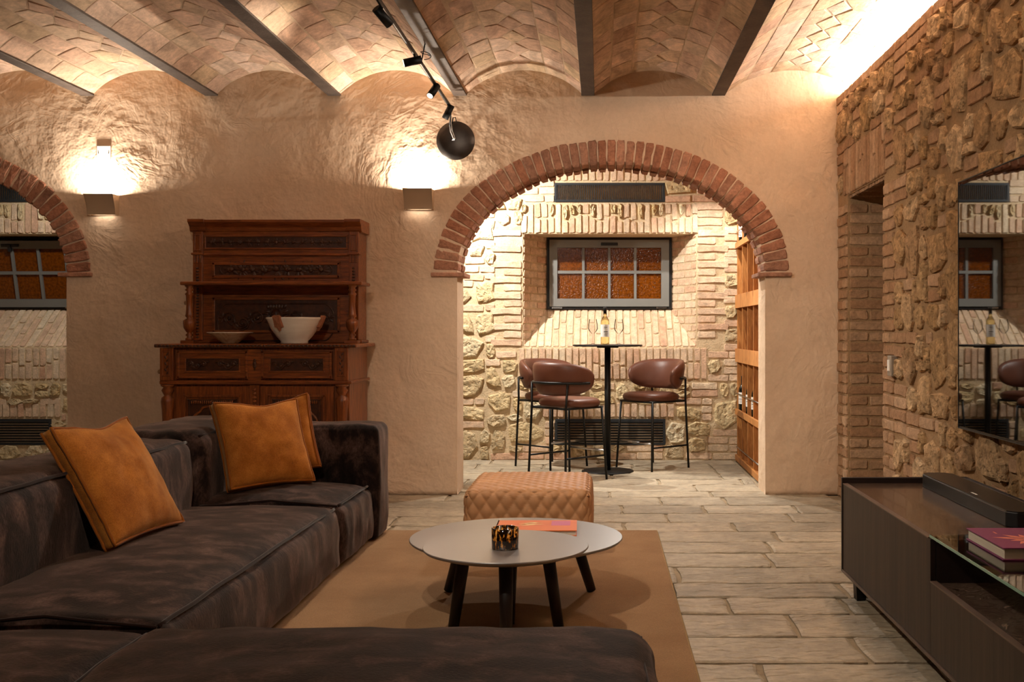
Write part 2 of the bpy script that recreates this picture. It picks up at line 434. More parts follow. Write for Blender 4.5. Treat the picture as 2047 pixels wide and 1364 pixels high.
class Face:
    """a masonry plane: origin + u,v axes"""
    def __init__(s, parent, o, u, v, mb, ms):
        s.p, s.o, s.u, s.v, s.mb, s.ms = parent, Vector(o), Vector(u).normalized(), Vector(v).normalized(), mb, ms
    def put(s, uc, vc, w, h, kind, proud=None, rot=0.0, gap=0.015):
        if w - gap < 0.015 or h - gap < 0.015: return
        m = s.mb if kind == 'brick' else s.ms
        if proud is None: proud = 0.013 if kind == 'brick' else 0.026
        me = piece_mesh(w - gap, h - gap, kind, m, proud)
        place(kind, me, s.p, s.o + s.u * uc + s.v * vc, s.u, s.v, rot)
    def soldiers(s, u0, u1, v0, v1, bw=0.066, split=0.5, clip=None, kind='brick', stones=0.0):
        n = max(1, round((u1 - u0) / bw)); bw = (u1 - u0) / n
        for i in range(n):
            uc = u0 + (i + .5) * bw
            a, b = v0, v1
            if clip: a, b = clip(uc, a, b)
            if b - a < 0.04: continue
            if (b - a) > 0.2 and RNG.random() < split:
                f = RNG.choice((0.5, 0.55, 0.42, 0.62)); mid = a + (b - a) * f
                s.put(uc, (a + mid) / 2, bw, mid - a, 'brick')
                s.put(uc, (mid + b) / 2, bw, b - mid, 'stone' if RNG.random() < stones else 'brick')
            else:
                s.put(uc, (a + b) / 2, bw, b - a, 'brick')
    def pack(s, u0, u1, v0, v1, cu, cv, blocked, bias):
        nu = int(round((u1 - u0) / cu)); nv = int(round((v1 - v0) / cv))
        occ = [[False] * nv for _ in range(nu)]
        for i in range(nu):
            for j in range(nv):
                a, b = u0 + (i + .5) * cu, v0 + (j + .5) * cv
                for (p, q, r, t) in blocked:
                    if p <= a <= q and r <= b <= t: occ[i][j] = True
        B = [(5, 1), (4, 1), (3, 1), (5, 1), (2, 1)]
        S = [(3, 2), (4, 2), (4, 3), (3, 3), (2, 2), (5, 3), (6, 3), (5, 2), (6, 2), (3, 1), (5, 4), (4, 2), (7, 3)]
        for j in range(nv):
            for i in range(nu):
                if occ[i][j]: continue
                pb = bias(u0 + i * cu, v0 + j * cv)
                kind = 'brick' if RNG.random() < pb else 'stone'
                run = 0
                while i + run < nu and not occ[i + run][j]: run += 1
                if run <= 3:
                    cand = [(run, h) for h in ((1, 2) if kind == 'brick' else (2, 3, 1))]
                    if run == 1: cand = [(1, 1)]
                else:
                    cand = list(B if kind == 'brick' else S); RNG.shuffle(cand)
                    if kind == 'brick': cand.sort(key=lambda c: -c[0] * RNG.uniform(.6, 1))
                    cand = [c for c in cand if run - c[0] != 1]
                for (w, h) in cand + [(2, 1), (1, 1)]:
                    if i + w > nu or j + h > nv: continue
                    if all(not occ[i + a][j + b] for a in range(w) for b in range(h)): break
                else:
                    continue
                for a in range(w):
                    for b in range(h): occ[i + a][j + b] = True
                if w * h <= 1 and RNG.random() < .5: continue
                k = kind if (kind == 'stone' or h == 1) else 'stone'
                g = 0.014 if k == 'brick' else 0.012
                s.put(u0 + (i + w / 2) * cu + RNG.uniform(-.004, .004), v0 + (j + h / 2) * cv + RNG.uniform(-.004, .004), w * cu, h * cv, k,
                      rot=RNG.uniform(-.02, .02) if k == 'brick' else RNG.uniform(-.10, .10), gap=g)

# ------------------------------------------------------------------ room dimensions
YW = 7.75          # front face of the arched plaster wall
TH = 0.34
YR = 9.83          # stone wall of the bar room
XR = 1.73          # stone wall on the right
XL = -6.7
ZB = 2.905         # underside of the steel beams
ARCH = [(0.08, 1.12), (-5.0, 1.12)]
AZ, AB = 1.62, 0.79
BEAMS = [-6.50, -5.58, -4.65, -3.73, -2.83, -1.935, -1.02, -0.09, 0.86]

# ------------------------------------------------------------------ floor
fl = MB().box(XL - .1, 2.6, -2.0, YR + .5, -0.12, -0.008).build('floor', M['grout'])
struct(fl, 'worn pale stone slab floor in staggered courses with sandy joints', 'floor')
def slab(x0, x1, y0, y1):
    g = 0.011
    x0 += g; x1 -= g; y0 += g; y1 -= g
    w, h = x1 - x0, y1 - y0
    pts = []
    for (ax, ay, bx, by, k) in ((x0, y0, x1, y0, 5), (x1, y0, x1, y1, 3), (x1, y1, x0, y1, 5), (x0, y1, x0, y0, 3)):
        for i in range(k):
            t = i / k
            j = 0.005 if i == 0 else 0.009
            c = 0.0
            pts.append((ax + (bx - ax) * t - (x0 + x1) / 2 + RNG.uniform(-j, j), ay + (by - ay) * t - (y0 + y1) / 2 + RNG.uniform(-j, j)))
    vs, fs = poly_verts(pts, 0.009, 0.03, 0.014, RNG, 0.22, True)
    place('slab', raw_mesh('slab', vs, fs, M['slab']), fl, ((x0 + x1) / 2, (y0 + y1) / 2, -0.006), (1, 0, 0), (0, 1, 0))
def slab_rows(ya, yb, xa, xb, h=0.31, lo=0.45, hi=0.9):
    y = ya
    while y < yb - .05:
        hh = min(h * RNG.uniform(.88, 1.12), yb - y)
        if yb - y - hh < .12: hh = yb - y
        x = xa - RNG.uniform(0, .5)
        while x < xb:
            w = RNG.uniform(lo, hi)
            slab(max(x, xa), min(x + w, xb), y, y + hh) if min(x + w, xb) - max(x, xa) > .1 else None
            x += w
        y += hh
slab_rows(2.6, 7.9, -0.25, 1.70)
slab_rows(6.2, 7.74, -4.3, -0.25)
slab_rows(7.9, YR - .01, -2.0, 1.22, 0.33, 0.5, 1.0)
slab_rows(7.74, YR - .01, -6.3, -4.2, 0.4, 0.6, 1.0)
slab_rows(6.49, 7.43, 1.74, 2.3, 0.31)

# ------------------------------------------------------------------ plaster wall with the two arches (wall_back)
def disp(x, z):
    p = Vector((x * 1.0, 3.1, z * 1.0))
    d = 0.016 * noise.noise(p * 1.3) + 0.009 * noise.noise(p * 4.2 + Vector((7, 0, 3)))
    d += 0.0035 * noise.noise(Vector((x * 9 + z * 5, 1.7, z * 12 - x * 4)))
    return d
def arch_z(x, c, a, b):
    t = 1 - ((x - c) / a) ** 2
    return AZ + b * math.sqrt(max(0, t))
EX = 0.015
ZT = 3.2
wb = MB()
def wall_seg(xs, zbot):
    nz = 90
    vs = []
    for x in xs:
        z0 = zbot(x)
        for k in range(nz + 1):
            z = z0 + (ZT - z0) * k / nz
            vs.append((x, YW + disp(x, z), z))
    fs = []
    for i in range(len(xs) - 1):
        for k in range(nz):
            a = i * (nz + 1) + k
            fs.append((a, a + nz + 1, a + nz + 2, a + 1))
    wb.add(vs, fs, True)
    vs = []
    for x in xs: vs += [(x, YW + TH, zbot(x)), (x, YW + TH, ZT), (x, YW + disp(x, zbot(x)), zbot(x))]
    fs = []
    for i in range(len(xs) - 1):
        a = 3 * i
        fs += [(a, a + 1, a + 4, a + 3), (a, a + 3, a + 5, a + 2)]
    wb.add(vs, fs, False)
def lin(a, b, st):
    n = max(2, int((b - a) / st)); return [a + (b - a) * i / n for i in range(n + 1)]
def cosx(c, a, n=72): return [c - a * math.cos(PI * i / n) for i in range(n + 1)]
edges = [XL]
for (c, a) in sorted(ARCH): edges += [c - a, c + a]
edges.append(XR + .2)
for k in (0, 2, 4): wall_seg(lin(edges[k], edges[k + 1], 0.033), lambda x: 0.0)
for (c, a) in ARCH: wall_seg(cosx(c, a), lambda x, c=c, a=a: arch_z(x, c, a + 1e-6, AB + EX))
for (c, a) in ARCH:          # jamb faces under the springing
    for s in (-1, 1):
        x = c + s * a; vs = []; nz = 40
        for k in range(nz + 1):
            z = AZ * k / nz
            y0 = YW + disp(x, z)
            for q in range(6):
                y = y0 + (YW + TH - y0) * q / 5
                vs.append((x + (0.006 * noise.noise(Vector((y * 5, s * 3, z * 3))) if 0 < q < 5 else 0), y, z))
        wb.add(vs, [(k * 6 + q, k * 6 + q + 1, (k + 1) * 6 + q + 1, (k + 1) * 6 + q) for k in range(nz) for q in range(5)], True)
wall_back = wb.build('wall_back', M['plaster'])
struct(wall_back, 'trowelled sand-coloured plaster wall with two brick-edged arches', 'wall')

def voussoirs(c, a, b, depth, t0, t1, parent):
    # sample the ellipse by arc length
    N = 1200; P = []
    for i in range(N + 1):
        th = t0 + (t1 - t0) * i / N
        P.append((c + a * math.cos(th), AZ + b * math.sin(th), th))
    S = [0]
    for i in range(N): S.append(S[-1] + math.hypot(P[i + 1][0] - P[i][0], P[i + 1][1] - P[i][1]))
    n = round(S[-1] / 0.064)
    def at(s):
        for i in range(N):
            if S[i + 1] >= s - 1e-9: break
        x, z, th = P[i]
        nx, nz = math.cos(th) / a, math.sin(th) / b; l = math.hypot(nx, nz)
        return x, z, nx / l, nz / l
    for ring in range(2):
        for k in range(n):
            g = 0.004
            s0 = S[-1] * k / n + g; s1 = S[-1] * (k + 1) / n - g
            A, B = at(s0), at(s1)
            r0 = RNG.uniform(-.012, 0.004) - (0.004 if ring else 0); r1 = depth + RNG.uniform(-.004, .004)
            q = [(A[0] + A[2] * r0, A[1] + A[3] * r0), (A[0] + A[2] * r1, A[1] + A[3] * r1), (B[0] + B[2] * r1, B[1] + B[3] * r1), (B[0] + B[2] * r0, B[1] + B[3] * r0)]
            # pull the outer edge in a little so joints stay open
            cx = sum(p[0] for p in q) / 4; cz = sum(p[1] for p in q) / 4
            pts = []
            for i in range(4):
                p0, p1 = q[i], q[(i + 1) % 4]
                for t in (0.1, 0.5, 0.9):
                    j = 0.003
                    pts.append((p0[0] + (p1[0] - p0[0]) * t - cx + RNG.uniform(-j, j), p0[1] + (p1[1] - p0[1]) * t - cz + RNG.uniform(-j, j)))
            if sum(pts[i][0] * pts[(i + 1) % 12][1] - pts[(i + 1) % 12][0] * pts[i][1] for i in range(12)) < 0: pts.reverse()
            vs, fs = poly_verts(pts, 0.016 if ring == 0 else 0.0, 0.165 if ring == 0 else 0.15, 0.008, RNG, 0.2)
            y = YW + 0.004 if ring == 0 else YW + 0.185
            place('brick', raw_mesh('brick', vs, fs, M['arch_brick']), parent, (cx, y, cz), (1, 0, 0), (0, 0, 1))
for (c, a) in ARCH:
    voussoirs(c, a, AB, 0.172, 0.01 if c > -1 else 0, PI - 0.01 if c > -1 else PI * .62, wall_back)
    for s in (-1, 1):
        x0, x1 = (c + s * (a - 0.055), c + s * (a + 0.19))
        MB().box(min(x0, x1), max(x0, x1), YW - 0.03, YW + TH - .02, AZ - 0.032, AZ - 0.002).build('impost', M['arch_brick'], wall_back, bevel=0.006)

# ------------------------------------------------------------------ vaulted ceiling between steel beams
ZS = 2.915
RISE = 0.175
def vault(xa, xb, zs=ZS, rise=RISE, tiles=True):
    ch = (xb - xa) / 2; R = (ch * ch + rise * rise) / (2 * rise); xc = (xa + xb) / 2; zc = zs + rise - R
    half = math.asin(ch / R); arc = 2 * half * R
    n = 24; prof = []
    for i in range(n + 1):
        a = -half + 2 * half * i / n
        prof.append((xc + R * math.sin(a), zc + R * math.cos(a)))
    prof += [(xb, 3.3), (xa, 3.3)]
    o = MB().prism(prof, 'y', -1.9, YW + .03).build('ceiling', M['vault_mortar'])
    struct(o, 'whitewash-stained terracotta tile vault spanning between two steel beams', 'ceiling')
    o['group'] = 'tiled ceiling vaults'
    if not tiles: return o
    Y0, Y1 = 4.9, YW - 0.005
    hs = 0.165; rows = [(-arc / 2, -arc / 2 + (arc / 2 - hs) * .49), (-arc / 2 + (arc / 2 - hs) * .49, -hs)]
    rows += [(-b, -a) for a, b in rows[::-1]]
    def tile(pts):
        g = 0.006
        cx = sum(p[0] for p in pts) / len(pts); cy = sum(p[1] for p in pts) / len(pts)
        q = []
        for i, p in enumerate(pts):
            l = math.hypot(p[0] - cx, p[1] - cy); k = 1 - g * 1.3 / l
            q.append(((p[0] - cx) * k, (p[1] - cy) * k))
        # insert edge midpoints with a small wobble
        e = []
        for i in range(len(q)):
            p0, p1 = q[i], q[(i + 1) % len(q)]
            e.append(p0); e.append(((p0[0] + p1[0]) / 2 + RNG.uniform(-.002, .002), (p0[1] + p1[1]) / 2 + RNG.uniform(-.002, .002)))
        if sum(e[i][0] * e[(i + 1) % len(e)][1] - e[(i + 1) % len(e)][0] * e[i][1] for i in range(len(e))) > 0: pass
        else: e.reverse()
        a = cx / R
        pos = (xc + (R) * math.sin(a), cy, zc + (R) * math.cos(a))
        u = Vector((-math.cos(a), 0, math.sin(a))); v = Vector((0, 1, 0))     # u x v points down, into the room
        e = [(-x, y) for x, y in e][::-1]
        vs, fs = poly_verts(e, 0.005 + RNG.uniform(-.0015, .003), 0.012, 0.005, RNG, 0.15)
        place('tile', raw_mesh('tile', vs, fs, M['vault_tile']), o, pos, u, v, RNG.uniform(-.012, .012))
    for (a, b) in rows:
        y = Y0 - RNG.uniform(0, .25)
        while y < Y1:
            w = RNG.uniform(.27, .32)
            y1 = min(y + w, Y1)
            if y1 - y > .03: tile([(a, y), (b, y), (b, y1), (a, y1)])
            y += w
    p = 0.30; w = 0.082; y = Y0
    while y < Y1 - p * .5:
        y1 = y + p
        ok = y1 + p / 2 < Y1
        if y1 + p / 2 <= Y1 + .16:
            tile([(0, y + p / 2 - p / 2), (w, y + p / 2), (0, y + p), (-w, y + p / 2)])
            for s in (-1, 1):
                yy = min(y1 + p / 2, Y1)
                tile([(s * hs, y + p / 2), (s * hs, yy), (s * w, yy), (0, min(y1, yy - .01)), (s * w, y + p / 2)])
        y += p
    return o
for i in range(len(BEAMS) - 1):
    vault(BEAMS[i] + .04, BEAMS[i + 1] - .04, tiles=i >= 2)
vault(BEAMS[-1] + .04, XR + 0.17, tiles=True)
for i, x in enumerate(BEAMS):
    b = MB()
    b.box(x - .048, x + .048, -1.9, YW + .02, ZB, ZB + .014)
    b.box(x - .038, x + .038, -1.9, YW + .02, ZB + .014, 3.3)
    o = b.build('trim_%d' % (i + 1), M['steel_beam'], bevel=0.003)
    struct(o, 'dark painted steel ceiling beam between brick vaults', 'beam')
    o['group'] = 'steel ceiling beams'

# ------------------------------------------------------------------ other shell walls
struct(MB().box(XL - .2, XL, -2.0, YR + .4, -.1, 3.3).build('wall_left', M['plaster']), 'plain sand plaster side wall of the cellar room', 'wall')
struct(MB().box(XL - .2, 2.4, -2.2, -2.0, -.1, 3.3).build('wall_front', M['plaster']), 'plain sand plaster wall facing the arches', 'wall')

# ------------------------------------------------------------------ right stone wall with the doorway
OY0, OY1, OZ = 6.49, 7.44, 2.14
r = MB()
r.box(XR, XR + .6, -2.0, OY0, -.1, 2.89)
r.box(XR, XR + .6, OY1, YW + TH, -.1, 2.89)
r.box(XR, XR + .6, OY0, OY1, OZ, 2.89)
r.box(XR + .17, XR + .6, -2.0, YW + TH, 2.88, 3.3)
r.box(XR + .6, XR + .75, -2.0, YW + TH, -.1, 3.3)
wall_right = r.build('wall_right', M['mortar_brown'])
struct(wall_right, 'rough rubble stone and brick wall with a narrow doorway', 'wall')
fr = Face(wall_right, (XR, 0, 0), (0, -1, 0), (0, 0, 1), M['wall_brick'], M['wall_stone'])
U = lambda y: -y
cv = 0.0745
# quoin bricks beside the doorway
nrow = int(OZ / cv)
for k in range(nrow):
    v = (k + .5) * cv
    L = (0.26, 0.13)[k % 2] + RNG.uniform(-.02, .02)
    fr.put(U(OY0 - L / 2), v, L, cv, 'brick')
    if k % 2: fr.put(U(OY0 - L - .065), v, .13, cv, 'brick')
    L2 = (0.13, 0.26)[k % 2]
    fr.put(U(OY1 + L2 / 2), v, L2, cv, 'brick')
    if k % 2 == 0: fr.put(U(OY1 + .215), v, .17, cv, 'brick')
fr.soldiers(U(OY1 + .1), U(OY0 - .06), OZ, OZ + .33, 0.075, 0.35)
# header course along the very top
fr_y = 3.6
u = U(YW)
while u < U(fr_y):
    w = RNG.uniform(.2, .3)
    fr.put(u + w / 2, 2.855, w, .07, 'brick'); u += w
fr.pack(U(YW - .01), U(3.55), 0.0, 2.82, 0.05, cv,
        [(U(OY1 + .29), U(OY0 - .26), -1, OZ), (U(OY1 + .1), U(OY0 - .06), OZ - .1, OZ + .33)],
        lambda u, v: 0.42 if u < U(5.9) else 0.2)
# door jambs and soffit
fj = Face(wall_right, (XR, OY1, 0), (1, 0, 0), (0, 0, 1), M['wall_brick'], M['wall_stone'])
for k in range(nrow):
    u = 0.0; first = True
    while u < .58:
        w = (0.27, 0.14)[(k + (0 if first else 1)) % 2] if first else 0.27
        w = min(w, .6 - u); fj.put(u + w / 2 + .004, (k + .5) * cv, w, cv, 'brick', 0.008); u += w; first = False
ft = Face(wall_right, (XR, OY1, OZ), (0, -1, 0), (1, 0, 0), M['wall_brick'], M['wall_stone'])
for k in range(14):
    for q in range(2):
        ft.put((k + .5) * (OY1 - OY0) / 14, .15 + q * .3, (OY1 - OY0) / 14, .3, 'brick', 0.008)

# LED strip on the ledge at the top of the stone wall
led = thing('led_strip', 'glowing LED strip on the ledge along the stone wall top', 'light', (XR + .055, 4.0, 2.892))
MB().box(-.03, .03, -2.8, 3.70, 0, .008).build('profile', M['metal_grey'], led)
MB().box(-.012, .012, -2.8, 3.70, .008, .014).build('diffuser', M['led'], led)
ledl = lamp('AREA', 'led_strip_light', (XR + .055, 4.45, 2.912), 125, (1.0, 0.92, 0.82), None, size=6.4, size_y=0.02)
z = -Vector((-0.30, 0, 0.95)).normalized(); x = Vector((0, 1, 0)); y = z.cross(x)      # shines up and a little into the room
ledl.rotation_euler = Matrix((x, y, z)).transposed().to_euler()

# ------------------------------------------------------------------ bar room: stone wall with window niches (wall_rear)
NICHES = [0.086, -5.57]
HW0, HW1, ND = 0.80, 0.597, 0.42        # half width at the face, at the window, depth
ZN0, ZN1, ZNT = 1.04, 1.40, 2.088       # sill front, sill at window, lintel
w = MB()
xs = [XL, NICHES[1] - HW0, NICHES[1] + HW0, NICHES[0] - HW0, NICHES[0] + HW0, 2.3]
for a, b in ((0, 1), (2, 3), (4, 5)): w.box(xs[a], xs[b], YR, YR + .6, -.1, 3.0)
for c in NICHES:
    w.box(c - HW0, c + HW0, YR, YR + .6, ZNT, 3.0)
    w.box(c - HW0, c + HW0, YR, YR + .6, -.1, ZN0)
    w.box(c - HW0, c + HW0, YR + ND + .06, YR + .62, ZN0, ZNT)
    w.prism([(YR, ZN0), (YR + ND, ZN1), (YR + .6, ZN1), (YR + .6, ZN0)], 'x', c - HW0, c + HW0)
    for s in (-1, 1):
        w.prism([(c + s * HW0, YR), (c + s * HW1, YR + ND), (c + s * HW1, YR + .6), (c + s * HW0, YR + .6)], 'z', ZN0, ZNT)
wall_rear = w.build('wall_rear', M['mortar'])
struct(wall_rear, 'pale limewashed stone and brick wall with splayed window niches', 'wall')
f = Face(wall_rear, (0, YR, 0), (1, 0, 0), (0, 0, 1), M['brick'], M['stone'])
sl = math.hypot(ND, ZN1 - ZN0)
CV = 0.072
for ni, c in enumerate(NICHES):
    lo, hi = (c - 1.85, 1.3) if ni == 0 else (c - 0.55, c + 1.15)
    VU = (c - .51, c + .51, 2.375, 2.565)
    VL = (c - .52, c + .51, .13, .385)
    f.soldiers(max(lo, c - HW0 - .02), c + HW0 + .02, ZNT, ZNT + .285, .062, .75, stones=.55)
    f.soldiers(max(lo, c - .65), c + .72, 2.57, 2.70, .066, 0)
    f.soldiers(max(lo, c - HW0 - .04), c + HW0 + .1, ZN0 - .30, ZN0, .062, .65)
    f.soldiers(max(lo, c - .62), c + .60, .39, .53, .068, 0)
    blocked = [(c - HW0 - .02, c + HW0 + .02, ZN0 - .30, ZNT + .285), (c - HW0 - .04, c + HW0 + .1, ZN0 - .30, ZN0), VU, VL,
               (c - .65, c + .72, 2.57, 2.70), (c - .62, c + .60, .39, .53)]
    # quoins beside the niche
    k = 0; v = ZN0 + .01
    while v < ZNT - .02:
        for s in (-1, 1):
            L = (.30, .18)[k % 2]
            if RNG.random() < .85 and not (ni == 1 and s < 0): f.put(c + s * (HW0 + L / 2 + .004), v + CV / 2, L, CV, 'brick')
        k += 1; v += CV
    blocked += [(c - HW0 - .24, c + HW0 + .24, ZN0, ZNT)]
    f.pack(lo, hi, 0.0, 2.80, 0.05, CV, blocked, (lambda u, v, c=c: (0.78 if u > c + .7 else (0.42 if v > .9 else 0.25))))
    # sloping sill of brick on edge
    nrm_v = (0, ND / sl, (ZN1 - ZN0) / sl)
    fs_ = Face(wall_rear, (c, YR, ZN0), (1, 0, 0), nrm_v, M['brick'], M['stone'])
    def clip(u, a, b):
        lim = sl if abs(u) <= HW1 else sl * (HW0 - abs(u)) / (HW0 - HW1)
        return a, min(b, lim)
    n = 24; bw = 2 * HW0 / n
    for i in range(n):
        u = -HW0 + (i + .5) * bw
        if ni == 1 and u < -.45: continue
        a0, b0 = clip(u, 0, sl)
        if b0 < .05: continue
        cut = (.25, .34, .18, .42)[i % 4] if b0 > .4 else b0
        fs_.put(u, cut / 2, bw, cut, 'brick', 0.010)
        if b0 - cut > .05: fs_.put(u, (cut + b0) / 2, bw, b0 - cut, 'brick', 0.010)
    # splayed jambs
    jl = math.hypot(HW0 - HW1, ND)
    for s in (-1, 1):
        if ni == 1 and s < 0: continue
        o0 = (c - HW0, YR, 0) if s < 0 else (c + HW1, YR + ND, 0)
        uu = (HW0 - HW1, ND, 0) if s < 0 else (HW0 - HW1, -ND, 0)
        fj2 = Face(wall_rear, o0, uu, (0, 0, 1), M['brick'], M['stone'])
        k = 0; v = ZN0
        while v < ZNT - .03:
            parts = [.26, jl - .26] if k % 2 else [.13, .26, jl - .39]
            u = 0
            for q in parts:
                # stay above the sill slope
                fj2.put(u + q / 2, v + CV / 2, q, CV, 'brick', 0.008); u += q
            v += CV; k += 1
struct(MB().box(XL, 2.3, YW + TH - .01, YR + .6, 2.82, 3.0).build('ceiling', M['plaster']), 'flat plaster ceiling over the bar room', 'ceiling')
struct(MB().box(1.66, 2.3, YW + TH, YR, -.1, 2.9).build('wall_side', M['plaster']), 'plain plaster end wall behind the wine rack', 'wall')

# ------------------------------------------------------------------ windows
def window(idx, c, tilt, label):
    wn = bpy.data.objects.new('window_%d' % idx, None); C.objects.link(wn); wn.location = (c, YR + ND - .01, ZN1)
    struct(wn, label, 'window')
    H = ZNT - ZN1; W = HW1
    def ring(x0, x1, z0, z1, t, y0, y1):
        m = MB()
        m.box(x0, x1, y0, y1, z0, z0 + t); m.box(x0, x1, y0, y1, z1 - t, z1)
        m.box(x0, x0 + t, y0, y1, z0 + t, z1 - t); m.box(x1 - t, x1, y0, y1, z0 + t, z1 - t)
        return m
    ring(-W, W, 0.0, H, .022, -.03, .06).build('outer_frame', M['frame_black'], wn)
    MB().box(-W, W, .05, .065, 0, H).build('backing', M['dark_plain'], wn)
    sash = bpy.data.objects.new('sash', ring(-W + .025, W - .025, 0, H - .05, .075, -.03, .02).mesh('sash', M['frame_grey'])); C.objects.link(sash)
    sash.parent = wn; sash.location = (0, -.02, .025); sash.rotation_euler = (tilt, 0, 0)
    x0, x1, z0, z1 = -W + .1, W - .1, .075, H - .125
    for k in range(1, 4):
        x = x0 + (x1 - x0) * k / 4
        MB().box(x - .012, x + .012, -.022, .012, z0, z1).build('muntin', M['frame_grey'], sash)
    zm = (z0 + z1) / 2 + .01
    MB().box(x0, x1, -.024, .010, zm - .014, zm + .014).build('muntin', M['frame_grey'], sash)
    for k in range(4):
        for q in range(2):
            a, b = x0 + (x1 - x0) * k / 4, x0 + (x1 - x0) * (k + 1) / 4
            za, zb = (z0, zm) if q == 0 else (zm, z1)
            MB().box(a, b, .0, .008, za, zb).build('pane', M['amber'], sash)
    h = MB().box(-.08, .08, -.05, -.03, H - .105, H - .078); h.box(-.015, .015, -.06, -.03, H - .15, H - .08) if tilt else None
    h.build('handle', M['frame_black'], sash, bevel=.004)
    for s in (-1, 1):
        MB().box(s * .5 - .05, s * .5 + .05, -.045, -.03, .005, .02).build('hinge', M['chrome'], wn)
window(1, NICHES[0], 0, 'closed grey window with eight amber glass panes above bar table')
window(2, NICHES[1], math.radians(13), 'grey amber-paned window tilted open in the far niche')

# ------------------------------------------------------------------ vents
def vent(c, z0, z1, hw, vertical, label):
    t = thing('wall_vent', label, 'vent', (c, YR - .012, z0))
    H = z1 - z0; b = .022
    m = MB(); m.box(-hw, hw, -.004, .02, 0, b); m.box(-hw, hw, -.004, .02, H - b, H); m.box(-hw, -hw + b, -.004, .02, b, H - b); m.box(hw - b, hw, -.004, .02, b, H - b)
    m.build('frame', M['metal_grey'], t, bevel=.003)
    MB().box(-hw, hw, .016, .022, 0, H).build('backing', M['frame_black'], t)
    if vertical:
        m = MB(); n = 52
        for i in range(n):
            x = -hw + b + (2 * hw - 2 * b) * (i + .5) / n
            m.box(x - .0035, x + .0035, .0, .016, b, H - b)
        o = m.build('slats', M['metal_grey'], t); o['kind'] = 'stuff'
    else:
        n = 8
        for i in range(n):
            z = b + (H - 2 * b) * (i + .5) / n
            MB().prism([(-.006, z + .004), (.014, z - .010), (.014, z - .004), (-.006, z + .010)], 'x', -hw + b, hw - b).build('slat', M['metal_grey'], t)
vent(NICHES[0], 2.38, 2.557, .508, True, 'long dark grille with fine upright slats above the closed window')
vent(NICHES[0] + .005, .14, .379, .508, False, 'dark louvred floor vent behind the bar stools')
vent(NICHES[1], 2.38, 2.557, .508, True, 'long dark grille with fine upright slats above the tilted window')
vent(NICHES[1], .14, .379, .508, False, 'dark louvred floor vent under the tilted window niche')

# ------------------------------------------------------------------ soft shapes
def puff(name, m, parent, c, size, r, n=24, bulge=(0, 0, 0, 0), wr=0.0, wf=(3, 3, 3), quilt=None, seed=0, loc_rot=None):
    """rounded, puffed block centred on c (local). bulge = (top, sides x, sides y, sag)"""
    hx, hy, hz = size[0] / 2, size[1] / 2, size[2] / 2
    idx = {}; V = []; F = []
    def par(i): # denser near the edges
        t = -1 + 2 * i / n
        return math.sin(t * PI / 2) * .55 + t * .45
    for ax in range(3):
        for sg in (-1, 1):
            grid = []
            for i in range(n + 1):
                row = []
                for j in range(n + 1):
                    p = [0, 0, 0]; p[ax] = sg; p[(ax + 1) % 3] = par(i); p[(ax + 2) % 3] = par(j)
                    key = tuple(round(q, 5) for q in p)
                    if key not in idx:
                        P = Vector((p[0] * hx, p[1] * hy, p[2] * hz))
                        Q = Vector((max(-hx + r, min(hx - r, P.x)), max(-hy + r, min(hy - r, P.y)), max(-hz + r, min(hz - r, P.z))))
                        d = P - Q
                        nn = d.normalized() if d.length > 1e-6 else Vector((0, 0, 1))
                        P2 = Q + nn * r if d.length > 1e-6 else P
                        fx, fy, fz = 1 - p[0] ** 2, 1 - p[1] ** 2, 1 - p[2] ** 2
                        o = Vector((0, 0, 0))
                        if nn.z > 0: o.z += bulge[0] * (fx ** .6) * (fy ** .6) * nn.z
                        o.x += bulge[1] * nn.x * fz ** .6 * fy ** .5
                        o.y += bulge[2] * nn.y * fz ** .6 * fx ** .5
                        if wr and P2.z > -hz + .03:
                            q = Vector((P2.x * wf[0] + seed, P2.y * wf[1], P2.z * wf[2]))
                            o += nn * wr * (noise.noise(q) + .5 * noise.noise(q * 2.3 + Vector((3, 1, 8))))
                        if quilt: o += nn * quilt(P2, nn)
                        idx[key] = len(V); V.append(P2 + o + Vector(c))
                    row.append(idx[key])
                grid.append(row)
            for i in range(n):
                for j in range(n):
                    q = (grid[i][j], grid[i + 1][j], grid[i + 1][j + 1], grid[i][j + 1])
                    F.append(q if sg > 0 else q[::-1])
    b = MB(); b.add(V, F, True)
    o = b.build(name, m, parent)
    return o
def seam(parent, pts, r, m, name='piping', wob=0.0):
    P = []
    for i in range(len(pts) - 1):
        a, b = Vector(pts[i]), Vector(pts[i + 1])
        k = max(2, int((b - a).length / .05))
        for q in range(k): P.append(a.lerp(b, q / k))
    P.append(Vector(pts[-1]))
    if wob: P = [p + Vector((noise.noise(p * 5), noise.noise(p * 5 + Vector((9, 9, 9))), noise.noise(p * 5 + Vector((2, 5, 1))))) * wob for p in P]
    return MB().tube(P, r, 8).build(name, m, parent)

# ------------------------------------------------------------------ rug
rug = thing('rug', 'plain caramel brown rug with a stitched border under the sofa', 'rug', (0, 0, 0))
RX0, RX1, RY0, RY1 = -1.9, .335, 2.2, 6.32
MB().box(RX0, RX1, RY0, RY1, 0.0, .012).build('pile', M['rug'], rug, bevel=.004)
seam(rug, [(RX0, RY1, .006), (RX1, RY1, .006), (RX1, RY0, .006), (RX0, RY0, .006), (RX0, RY1, .006)], .006, M['rug_edge'], 'binding')

